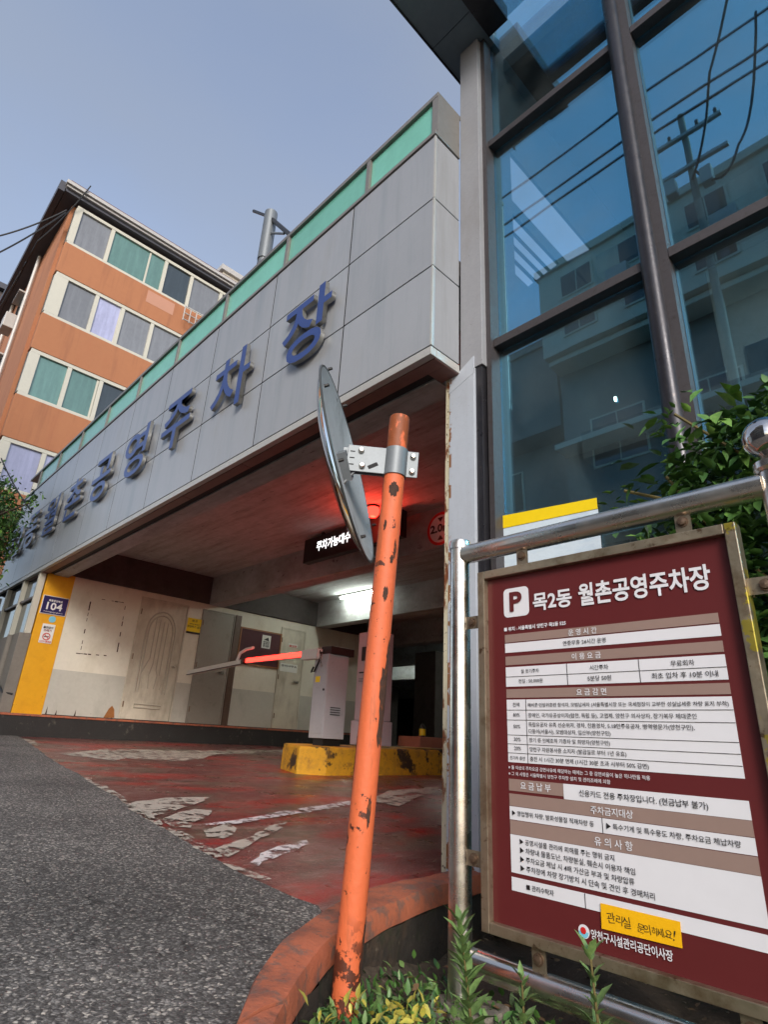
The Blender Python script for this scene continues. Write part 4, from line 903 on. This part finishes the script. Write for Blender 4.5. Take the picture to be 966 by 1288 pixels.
# band and bracket plate
zb0 = 1.09; cb = p0 + ax*((zb0-p0.z)/ax.z)
part('clamp_band', MB().revolve([(PR+.001, -.062), (PR+.006, -.062), (PR+.006, .062), (PR+.001, .062)], cb, ax, 36), M['galv'], TM)
view = Vector((-cb.x, -cb.y, 0)).normalized(); left = -(Vector((0, 0, 1)).cross(view))     # towards image left
bdir = (left + view*.12).normalized(); nrm = bdir.cross(ax).normalized()
if nrm.dot(view) < 0: nrm = -nrm
def plate_at(a, b, h, t=.003, off=0): 
    m = MB(); c = cb + bdir*(a+b)/2 + nrm*off; m.obox(c, bdir, nrm, ax, ((b-a)/2, t, h)); return m
part('bracket_plate', plate_at(PR-.004, .205, .060, off=.016), M['galv'], TM, bevel=.002)
part('bracket_plate', plate_at(PR-.004, .225, .060, off=-.010), M['galv'], TM, bevel=.002)
part('bracket_ear', plate_at(-PR-.052, -PR+.004, .060, off=.006), M['galv'], TM, bevel=.002)
part('bracket_slot', MB().obox(cb+bdir*.095-ax*.028+nrm*.0195, (bdir*.85+ax*-.5).normalized(), nrm, (ax*.85+bdir*.5).normalized(), (.022, .0008, .008)), M['joint'], TM, bevel=.0)
for a, h in ((.150, .036), (.140, -.034), (-PR-.028, .034), (-PR-.028, -.036)):
    part('bolt', MB().revolve([(0, .018), (.008, .017), (.012, .011), (.013, .004), (.013, 0)], cb+bdir*a+ax*h+nrm*(.019 if a > 0 else .009), nrm, 14), M['steel'], TM)
sl = MB()
for k in (-.03, 0, .03): sl.obox(cb+bdir*.185+ax*k+nrm*.0195, bdir, nrm, ax, (.010, .0006, .0022))
part('bracket_slots', sl, M['joint'], TM)
# dish
mc = cb + bdir*.195 - ax*.02 + Vector((.012, .012, 0))
vdir = (-mc).normalized()                                  # towards camera
imr = Vector((rows[0][0], rows[1][0], rows[2][0])); imu = Vector((rows[0][1], rows[1][1], rows[2][1]))
nl = (-imr*.965 - imu*.235).normalized()
mn = (nl - vdir*(nl.dot(vdir)) - vdir*.095).normalized()    # mirror face looks image-left, slightly down and away
Rm = .415; dep = .062
prof = [(Rm*k/22, .052*(1-(k/22)**4.5)+.012*(1-(k/22)**2)) for k in range(23)]
part('mirror_face', MB().revolve(prof, mc+mn*.02, mn, 64), M['mirror'], TM)
part('mirror_back', MB().revolve([(r*.985, h*.55-.004) for r, h in prof], mc+mn*.02, mn, 64), M['mirror_back'], TM)
part('mirror_rim', MB().revolve([(Rm-.003, .003), (Rm+.003, .003), (Rm+.004, -.003), (Rm+.001, -.006), (Rm-.004, -.005), (Rm-.003, 0)], mc+mn*.02, mn, 64), M['mirror_rim'], TM)
part('mirror_stay', MB().tube([mc+mn*.05-ax*.10, mc-mn*.01-ax*.04, mc-mn*.005+ax*.06], .007, 8), M['galv'], TM)
part('mirror_hub', MB().obox(mc+mn*.045, mn, mn.orthogonal().normalized(), mn.cross(mn.orthogonal()).normalized(), (.03, .045, .06)), M['galv'], TM)
for a in range(0, 360, 45):
    o_ = mn.orthogonal().normalized(); q = mn.cross(o_); d_ = o_*math.cos(R(a+10))+q*math.sin(R(a+10))
    part('rim_screw', MB().revolve([(0, .02), (.006, .018), (.007, 0)], mc+mn*.02+d_*(Rm-.012)-mn*.012, -mn, 8), M['black'], TM)

# ================================================================== ORANGE APARTMENT BLOCK
A = thing('orange_apartment', 'orange rendered apartment block with cream framed window bands and maroon roof', 'apartment building')
XA, YA, YE = -18.0, 1.95, 8.6
part('wall', B(-34, XA-.35, YA, 14, -1, 16.4), M['orange_wall'], A)
fl = [(14.62, 13.42), (11.76, 10.46), (8.85, 7.46), (5.95, 4.56)]
for zt2, zb2 in fl: part('balcony_band', B(XA-.4, XA, YA+.1, YE, zb2, zt2), M['orange_wall'], A, bevel=.02)
part('render_patch', B(XA+.001, XA+.004, 4.85, 5.85, 14.0, 14.5), M['orange_patch'], A)
wins = [(14.62, 16.25, [2.25,3.30,5.25,6.27,7.5,8.5], ['pane_grey','pane_teal','pane_dark','pane_grey','pane_grey']),
        (11.76, 13.42, [2.45,3.39,4.24,5.27,6.5,8.5], ['pane_grey','pane_lilac','pane_grey','pane_grey','pane_grey']),
        (8.85, 10.46, [2.33,3.21,4.17,5.2,6.4,8.5], ['pane_teal','pane_teal','pane_dark','pane_grey','pane_grey']),
        (5.95, 7.46, [2.30,3.20,4.2,5.4,6.4,8.5], ['pane_lilac','pane_lilac','pane_grey','pane_grey','pane_grey'])]
for zb2, zt2, ys, ps in wins:
    wd_ = part('window', B(XA-.16, XA-.02, YA+.14, YE-.1, zb2, zb2+.10).box(XA-.16, XA-.02, YA+.14, YE-.1, zt2-.12, zt2), M['cream_frame'], A, bevel=.01)
    part('frame', B(XA-.16, XA-.021, YA+.12, ys[0]+.02, zb2+.101, zt2-.121), M['cream_frame'], wd_)
    for i, p in enumerate(ps):
        if i: part('frame', B(XA-.14, XA-.03, ys[i]-.06, ys[i]+.06, zb2+.101, zt2-.121), M['cream_frame'], wd_)
        part('glass_pane', B(XA-.11, XA-.09, ys[i]+.021+(.04 if i else 0), ys[i+1]-.061, zb2+.101, zt2-.121), M[p], wd_)
    # return glazing on the street side
    part('glass_pane', B(XA-.32, XA-.17, YA+.10, YA+.13, zb2+.08, zt2-.1), M['pane_dark'], wd_)
    part('sash', B(XA-.13, XA-.07, (ys[1]+ys[2])/2+.35, (ys[1]+ys[2])/2+.41, zb2+.1, zt2-.12), M['cream_frame'], wd_)
rail_ = MB()
for k in range(3): rail_.tube([(XA+.25, 6.15, 13.9+.28*k), (XA+.25, 7.1, 13.9+.28*k)], .02, 6)
for k in range(5): rail_.tube([(XA+.25, 6.15+.23*k, 13.85), (XA+.25, 6.15+.23*k, 14.5)], .02, 6)
part('window_rail', rail_, M['gutter'], A)
part('eave', B(-34.3, XA+.12, YA-.35, 14, 16.4, 16.52), M['eave'], A)
part('gutter', B(-34.3, XA+.22, YA-.36, 14, 16.521, 16.60).box(XA+.1, XA+.3, YA-.4, 14, 16.61, 16.74), M['gutter'], A, bevel=.01)
part('eave_side', B(-34.3, XA+.1, YA-.55, YA-.37, 16.35, 16.74), M['eave'], A)
part('roof', MB().add([(XA+.25, YA-.4, 16.75), (XA+.25, 9.2, 16.75), (-34, 14, 16.75), (-34, YA-.4, 16.75), (XA-1.6, 3.2, 18.3), (XA-1.6, 7.6, 18.3), (-33, 9.5, 18.3), (-33, 3.2, 18.3)],
     [(0,1,5,4),(1,2,6,5),(2,3,7,6),(3,0,4,7),(4,5,6,7)]), M['roof_tile'], A)
rt = MB()
for k in range(9):
    t = k/9; rt.box(XA+.22-1.75*t, XA+.26-1.75*t, YA-.3+1.6*t, 9.1-1.5*t, 16.75+1.5*t, 16.80+1.5*t)
part('roof_course', rt, M['roof_tile'], A)
for (x, z) in ((-23.6, 15.0), (-23.6, 12.1), (-23.6, 9.2), (-27.5, 15), (-27.5, 12.1)):
    wq = part('window', B(x-.5, x+.5, YA-.03, YA, z-.5, z+.5), M['cream_frame'], A); part('glass_pane', B(x-.42, x+.42, YA-.05, YA-.03, z-.42, z+.42), M['pane_dark'], wq)
    part('window_hood', B(x-.55, x+.55, YA-.25, YA, z+.52, z+.58), M['gutter'], A)
for x in (-21.6, -25.5): part('drain_pipe', MB().tube([(x, YA-.1, 0), (x, YA-.1, 16.3)], .06, 8), M['gutter'], A)
for z in (13.6, 10.7, 7.8): 
    ac = part('air_conditioner', B(-22.9, -22.2, YA-.45, YA-.1, z-.3, z+.3), M['gutter'], A, bevel=.02)
N1 = thing('dark_roofed_house', 'brown clad house with a cream window seen behind the orange block at the left edge', 'house')
part('wall', B(-46, -40, 1.6, 6.5, 0, 26.2), M['brown_roofing'], N1)
part('roof', B(-46.3, -39.7, 1.4, 6.8, 26.3, 26.7), M['eave'], N1)
wq = part('window', B(-40, -39.9, 2.0, 3.0, 22, 25.3), M['cream_frame'], N1); part('glass_pane', B(-39.9, -39.86, 2.15, 2.85, 22.1, 25.2), M['pane_grey'], wq)
N2 = thing('rooftop_building', 'small grey rooftop structure peeking between the orange block and the green parapet', 'building')
part('wall', B(-36, -30, 12.3, 16.5, 10, 28.6), M['facade_beige'], N2)
part('parapet', B(-36.2, -29.8, 12.1, 16.7, 28.6, 29.0), M['gutter'], N2)
part('water_tank', B(-34, -31, 13.6, 15.5, 29.0, 30.0), M['gutter'], N2, bevel=.1)
RPz = thing('roof_mast', 'galvanised mast with black cross arms rising behind the green parapet', 'mast')
part('mast_tube', MB().tube([(-6.37, 3.2, 3.5), (-6.37, 3.2, 6.72)], .085, 16), M['galv'], RPz)
part('mast_tube', MB().tube([(-6.37, 3.2, 6.7), (-6.37, 3.2, 7.66)], .10, 16), M['galv'], RPz)
part('cross_arm', MB().tube([(-7.01, 3.2, 8.22), (-6.52, 3.2, 7.73), (-6.52, 3.2, 6.6), (-6.50, 3.2, 5)], .028, 8), M['black'], RPz)
part('cross_arm', MB().tube([(-6.3, 3.2, 7.48), (-5.83, 3.2, 6.89), (-5.6, 3.2, 6.6)], .035, 8), M['black'], RPz)
part('stay_rod', MB().tube([(-6.3, 3.2, 7.2), (-5.87, 3.2, 6.87)], .018, 6), M['galv'], RPz)

def wire(pts, r, label, sag=.15, parent=None):
    P = []
    for a, b in zip(pts, pts[1:]):
        for k in range(12):
            t = k/12; q = Vector(a).lerp(Vector(b), t); q.z -= sag*4*t*(1-t); P.append(q)
    P.append(Vector(pts[-1])); o = part('overhead_wire', MB().tube(P, r, 5), M['wire'], parent)
    if not parent: tag(o, label, 'wire', 'overhead wires')
    return o
wire([(-17.9, 1.8, 15.7), (-17.99, .45, 13.6), (-18, -6, 8)], .025, 'upper black cable running left from the corner of the orange block', .1)
wire([(-17.9, 1.8, 15.6), (-17.99, .5, 12.9), (-18, -6, 5.5)], .025, 'lower black cable running left from the corner of the orange block', .1)
wire([(-17.6, 2.2, 16.9), (-18.5, 1.4, 14.5), (-26, 1.3, 15), (-34, 1.2, 14)], .02, 'thin pale service cable crossing the side wall of the orange block', .2)
wire([(-12.2, 1.5, 4.6), (-10.4, 1.9, 3.2)], .012, 'short cable reaching into the tree at the left edge', .05)

# ================================================================== ACROSS THE STREET (seen in the glass)
def facade(name, label, x0, x1, y, depth, z1, zsplit, m, m2, wins_):
    F_ = thing(name, label, 'apartment building')
    part('upper_wall', B(x0, x1, y-depth, y, zsplit, z1), m, F_)
    part('lower_wall', B(x0, x1, y-depth, y-.9, g(x0)-.5, zsplit-.01), m2, F_)
    part('parapet', B(x0-.1, x1+.1, y-.3, y+.1, z1+.0, z1+.25), m, F_)
    for (xa_, xb_, za, zb) in wins_:
        up_ = za > zsplit; yy = y if up_ else y-.9
        w_ = part('window', B(xa_-.06, xb_+.06, yy, yy+.04, za-.06, zb+.06), M['cream_frame'], F_)
        part('glass_pane', B(xa_, (xa_+xb_)/2-.02, yy+.04, yy+.05, za, zb), M['pane_dark'], w_)
        part('glass_pane', B((xa_+xb_)/2+.02, xb_, yy+.04, yy+.05, za, zb), M['pane_dark'], w_)
    return F_
W_ = []
for z in (10.95, 12.3):
    for k in range(4): W_.append((-6.4+1.75*k, -5.5+1.75*k+(.3 if k % 2 else 0), z, z+.72))
for z in (1.5, 4.3, 7.1):
    for k in range(3): W_.append((-6.3+2.3*k, -4.9+2.3*k, z, z+1.4))
FA = facade('beige_apartment', 'beige apartment block with two window rows across the street, mirrored in the glass', -7.15, .6, -7.0, 9, 13.45, 10.5, M['facade_beige'], M['facade_dark'], W_)
for k in range(4): part('balcony_slab', B(-7.1, .5, -7.85, -7.2, 2.9+2.7*k-.7, 3.05+2.7*k-.7), M['facade_beige'], FA)
for k in range(2): part('air_conditioner', B(-5+2.6*k, -4.4+2.6*k, -6.99, -6.7, 11.8, 12.15), M['gutter'], FA, bevel=.02)
W2 = [(-19+2.6*k, -17.4+2.6*k, z, z+1.3) for z in (1.6, 4.4, 7.2, 10.0) for k in range(4)]
facade('grey_apartment', 'lower grey apartment block left of the beige one, mirrored in the glass', -20, -7.6, -8.6, 9, 12.3, 9.2, M['facade_dark'], M['facade_dark'], W2)
UP = thing('utility_pole', 'concrete utility pole with cross arms and cables across the street', 'utility pole')
part('pole_shaft', MB().tube([(-2.3, -5.6, -.7), (-2.3, -5.6, 14.4)], [.11, .07], 14), M['wood_pole'], UP)
for z in (13.6, 12.6): part('cross_arm', B(-3.1, -1.5, -5.55, -5.45, z, z+.08), M['gutter'], UP)
for x, z in ((-2.75, 12.0), (-2.0, 11.8)): part('switch_box', B(x-.12, x+.12, -5.6, -5.35, z, z+.45), M['gutter'], UP, bevel=.03)
for x in (-3.0, -2.6, -2.0, -1.6): part('insulator', MB().tube([(x, -5.5, 13.68), (x, -5.5, 13.85)], .04, 8), M['brown'], UP)
for k, z in enumerate((11.55, 10.75, 10.4)):
    wire([(-18, -2.45, z+.3), (-2, -2.45, z), (14, -2.45, z+.2)], .025, ('topmost', 'middle', 'lowest')[k]+' of the three street cables mirrored in the blue glass', .25)
wire([(-2.3, -5.5, 12.2), (-1.4, -4.6, 13.8), (.5, -4, 19)], .03, 'slanting cable from the utility pole over the street', .3)
wire([(-2.2, -5.5, 12.4), (-1.3, -5.3, 12.2), (-.4, -5.2, 15.5)], .03, 'looping slack cable hanging beside the utility pole', .6)

# ================================================================== PLANTS
def leaf_data(name, m, L=1.0, W=.5):
    v = [(0,0,0),(.28*L,-W*.42,.05*L),(.28*L,W*.42,.05*L),(.3*L,0,-.02*L),(.6*L,-W*.36,.05*L),(.6*L,W*.36,.05*L),(.62*L,0,-.01*L),(L,0,-.08*L)]
    f = [(0,1,3),(0,3,2),(1,4,6,3),(3,6,5,2),(4,7,6),(6,7,5)]
    me = bpy.data.meshes.new(name); me.from_pydata(v, [], f); me.materials.append(m); me.shade_smooth(); return me
LEAF = {k: leaf_data('leaf', M[k]) for k in ('leaf', 'leaf_dark', 'leaf_light', 'leaf_yellow', 'leaf_weed')}
LEAFN = leaf_data('leaf', M['leaf_weed'], 1, .40); LEAFNL = leaf_data('leaf', M['leaf_light'], 1, .36)
def rotm(d, roll, up=Vector((0, 0, 1))):
    d = d.normalized(); s_ = up.cross(d)
    if s_.length < .01: s_ = Vector((1, 0, 0))
    s_.normalize(); u = d.cross(s_)
    m = Matrix((d, s_, u)).transposed().to_4x4()
    return m @ Matrix.Rotation(roll, 4, 'X')
def put_leaf(me, parent, p, d, size, roll=0):
    o = bpy.data.objects.new('leaf', me); COL.objects.link(o); o.parent = parent
    o.matrix_local = Matrix.Translation(p) @ rotm(d, roll) @ Matrix.Diagonal((size, size, size, 1)); return o
def joined_leaves(name, specs, m, parent, kind='stuff'):
    V = []; F = []
    base = LEAF['leaf']; bv = [v.co.copy() for v in base.vertices]; bf = [tuple(p.vertices) for p in base.polygons]
    for p, d, size, roll in specs:
        T_ = Matrix.Translation(p) @ rotm(d, roll) @ Matrix.Diagonal((size, size, size, 1)); o = len(V)
        V += [tuple(T_ @ v) for v in bv]; F += [tuple(i+o for i in f) for f in bf]
    me = MB(); me.v = V; me.f = F
    return part(name, me, m, parent, kind=kind, smooth=True, recalc=False)
def rdir(bias=(0, -.6, .1)):
    return Vector((random.gauss(bias[0], .6), random.gauss(bias[1], .45), random.gauss(bias[2], .5)))
# climbing plant behind the sign
IV = thing('climbing_plant', 'dense green creeper climbing the glass front behind the railing', 'plant')
def ivy_top(x):      # skyline of the creeper
    return 1.12 + .33*min(1, max(0, (x+.95)/.35)) + .05*math.sin(x*13) + (.02*math.sin(x*41))
specs = {'leaf': [], 'leaf_dark': [], 'leaf_light': []}; big = []
def ivy_pt():
    while True:
        x = random.uniform(-1.12, .05); y = random.uniform(2.28, 2.74); z = random.uniform(-.75, ivy_top(x*2.6/y)*y/2.6)
        lim = (-.355 + .03*math.sin(z*7) + (.02 if z > 1.2 else 0))*y
        if x < lim + random.uniform(-.07, .05): continue
        if z < .75 and x < -.7 + random.uniform(-.1, .1): continue
        return Vector((x, y, z))
for i in range(11000):
    p = ivy_pt(); k = random.choices(['leaf', 'leaf_dark', 'leaf_light'], [.45, .45, .1])[0]
    specs[k].append((p, rdir((0, -.5, -.15)), random.uniform(.045, .085), random.uniform(-.6, .6)))
for k in specs: joined_leaves('foliage', specs[k], M[k], IV)
cnt = 0
while cnt < 280:
    p = ivy_pt()
    if p.x > .1 or p.z < .1: continue
    p.y = random.uniform(2.2, 2.34); cnt += 1
    put_leaf(LEAF[random.choices(['leaf', 'leaf_dark', 'leaf_light'], [.5, .25, .25])[0]], IV, p, rdir((-.1, -.7, -.15)), random.uniform(.05, .12), random.uniform(-.5, .5))
for q in ([(-.2, 2.5, -.8), (-.4, 2.5, 0), (-.65, 2.4, .8), (-.8, 2.38, 1.1)], [(.1, 2.5, -.8), (-.3, 2.45, .6), (-.5, 2.4, 1.1), (-.72, 2.35, 1.36)], [(-.5, 2.4, .6), (-.8, 2.33, .98), (-.95, 2.3, 1.05)], [(.2, 2.5, -.8), (.2, 2.4, .7), (0, 2.35, 1.2)]):
    part('stem', MB().tube(q, .007, 6), M['stem'], IV)
for k in range(16):
    t = k/15; put_leaf(LEAF['leaf_light' if k % 3 else 'leaf'], IV, Vector((-1.02+.2*t, 2.28, 1.0+.05*math.sin(k))), Vector((-1+2*(k % 2), -.6, .2)), .045, .3)
for k in range(14):
    t = k/13; put_leaf(LEAF['leaf'], IV, Vector((-.80+.12*t+random.uniform(-.04, .04), 2.3, 1.24+.1*t+random.uniform(-.05, .05))), rdir((-.3, -.5, .2)), .04, .3)

# weeds in the planter
def sprig(name, base, tip, n, size, label, light=False, bend=.04, whorl=3):
    o = thing(name, label, 'plant'); b = Vector(base); t_ = Vector(tip); mid = b.lerp(t_, .5)+Vector((bend, 0, 0))
    part('stem', MB().tube([b, mid, t_], [.0045, .0035, .0015], 6), M['stem'], o)
    for i in range(n):
        u = .42+.58*i/(n-1); c = b.lerp(mid, u*2) if u < .5 else mid.lerp(t_, u*2-1); s_ = size*(1-.45*u)
        for k in range(whorl):
            a = 2*math.pi*k/whorl + i*1.1
            put_leaf(LEAFNL if (light and u > .7) else LEAFN, o, c+Vector((0, 0, random.uniform(-.008, .008))), Vector((math.cos(a), math.sin(a), random.uniform(.0, .6)+.9*u*u)), s_*random.uniform(.55, 1.15), random.uniform(-.3, .3))
    return o
sprig('weed', (-.90, 1.12, -.82), (-.935, 1.165, -.355), 17, .085, 'tall leafy weed in front of the left steel post', whorl=5)
sprig('weed', (-.715, 1.05, -.82), (-.70, 1.04, -.375), 10, .06, 'short leafy weed under the bracket of the sign board', whorl=5, bend=.01)
sprig('weed', (-.47, .885, -.82), (-.482, .882, -.262), 13, .06, 'leafy weed standing before the yellow sticker corner of the sign', whorl=5, bend=.01)
sprig('weed', (-.86, .97, -.82), (-.872, .955, -.455), 7, .07, 'fresh green weed beside the yellowing plant', light=True, whorl=4)
sprig('weed', (-.98, .80, -.82), (-.99, .81, -.50), 6, .06, 'low green weed in the bottom corner against the kerb', whorl=4)
yl = thing('yellowing_plant', 'low weed with yellow leaves at the foot of the orange pole', 'plant')
part('stem', MB().tube([(-.9, .86, -.8), (-.93, .87, -.55), (-.97, .86, -.5)], .005, 6), M['stem'], yl)
for i in range(60):
    t = random.random(); p = Vector((-1.0+.15*t+random.gauss(0, .015), .86+.12*t+random.gauss(0, .02), -.455+random.gauss(0, .012)+.01*t))
    put_leaf(LEAF['leaf_yellow'], yl, p, rdir((0, -.3, .1)), random.uniform(.014, .034), random.uniform(-.5, .5))
gi = {'leaf': [], 'leaf_dark': [], 'leaf_weed': []}
def inside(x, y):
    # planter side of the kerb
    for (a, b), (c, d) in zip(inner, inner[1:]):
        if min(b, d) <= y <= max(b, d):
            xx = a+(c-a)*((y-b)/(d-b) if d != b else 0)
            return x > xx+.02
    return False
for i in range(26000):
    x = random.uniform(-1.9, -.1); y = random.uniform(.3, 2.1)
    if not inside(x, y): continue
    dens = 1.2 - max(0, (y-.95))*1.05 - (.5 if x > -.9 and y > 1.4 else 0)
    if random.random() > dens: continue
    z = -.83 + random.uniform(.0, .13)*(1.4-.5*y)
    gi[random.choice(list(gi))].append((Vector((x, y, z)), rdir((0, -.3, .5)), random.uniform(.02, .05), random.uniform(-.6, .6)))
go = bpy.data.objects.new('ground_cover', None); COL.objects.link(go); go['kind'] = 'stuff'
bpy.data.objects.remove(go)
for k, nm in (('leaf', 'ground_cover'), ('leaf_dark', 'ground_cover'), ('leaf_weed', 'ground_cover')):
    joined_leaves(nm, gi[k], M[k], None)
M['dead_leaf'] = leafmat('dead_leaf', (.16, .09, .04), (.22, .15, .08))
lt_ = []
for i in range(420):
    x = random.uniform(-1.9, -.2); y = random.uniform(.5, 2.6)
    if inside(x, y): lt_.append((Vector((x, y, -.775+random.uniform(-.02, .02))), Vector((random.gauss(0, 1), random.gauss(0, 1), random.gauss(0, .15))), random.uniform(.015, .05), random.uniform(-.5, .5)))
joined_leaves('leaf_litter', lt_, M['dead_leaf'], None)
# tree at the left edge
TR = thing('street_tree', 'leafy tree at the left edge hiding the far end of the fascia', 'tree')
part('trunk', MB().tube([(-15.6, .6, g(-15.6)), (-15.5, .75, 1.5), (-15.2, .9, 3.0)], [.16, .13, .09], 10), M['bark'], TR)
br_ = []
for e in ((-13.2, 1.5, 4.4), (-12.6, 1.6, 3.6), (-11.6, 1.75, 3.5), (-14, 1.4, 5), (-12.5, 1.7, 2.7), (-14.2, 1.3, 3.2), (-10.5, 1.85, 3.35)):
    s_ = Vector((-15.2, .9, 2.8)); e = Vector(e); mid = s_.lerp(e, .5)+Vector((0, 0, .25)); br_.append((s_, mid, e))
    part('branch', MB().tube([s_, mid, e], [.05, .03, .012], 6), M['bark'], TR)
cl = {'leaf': [], 'leaf_dark': [], 'leaf_light': []}
clumps = [((-13.0, 1.7, 4.1), .5, 900), ((-12.2, 1.75, 3.5), .5, 1100), ((-11.9, 1.75, 2.9), .42, 900), ((-13.4, 1.6, 3.0), .6, 900), ((-14.2, 1.4, 4.5), .6, 700), ((-11.3, 1.85, 3.3), .25, 110), ((-10.6, 1.9, 3.45), .2, 40), ((-11.9, 1.8, 2.3), .3, 300), ((-14.8, 1.2, 3.3), .7, 500)]
for c, r, n in clumps:
    for i in range(n):
        d = Vector((random.gauss(0, 1), random.gauss(0, .6), random.gauss(0, .8))); p = Vector(c)+d*r*.55
        if p.y > 2.3: p.y = 2.3
        k = random.choices(['leaf', 'leaf_dark', 'leaf_light'], [.5, .35, .15])[0]
        cl[k].append((p, rdir((0, 0, -.3)), random.uniform(.06, .12), random.uniform(-.6, .6)))
for k in cl: joined_leaves('foliage', cl[k], M[k], TR)
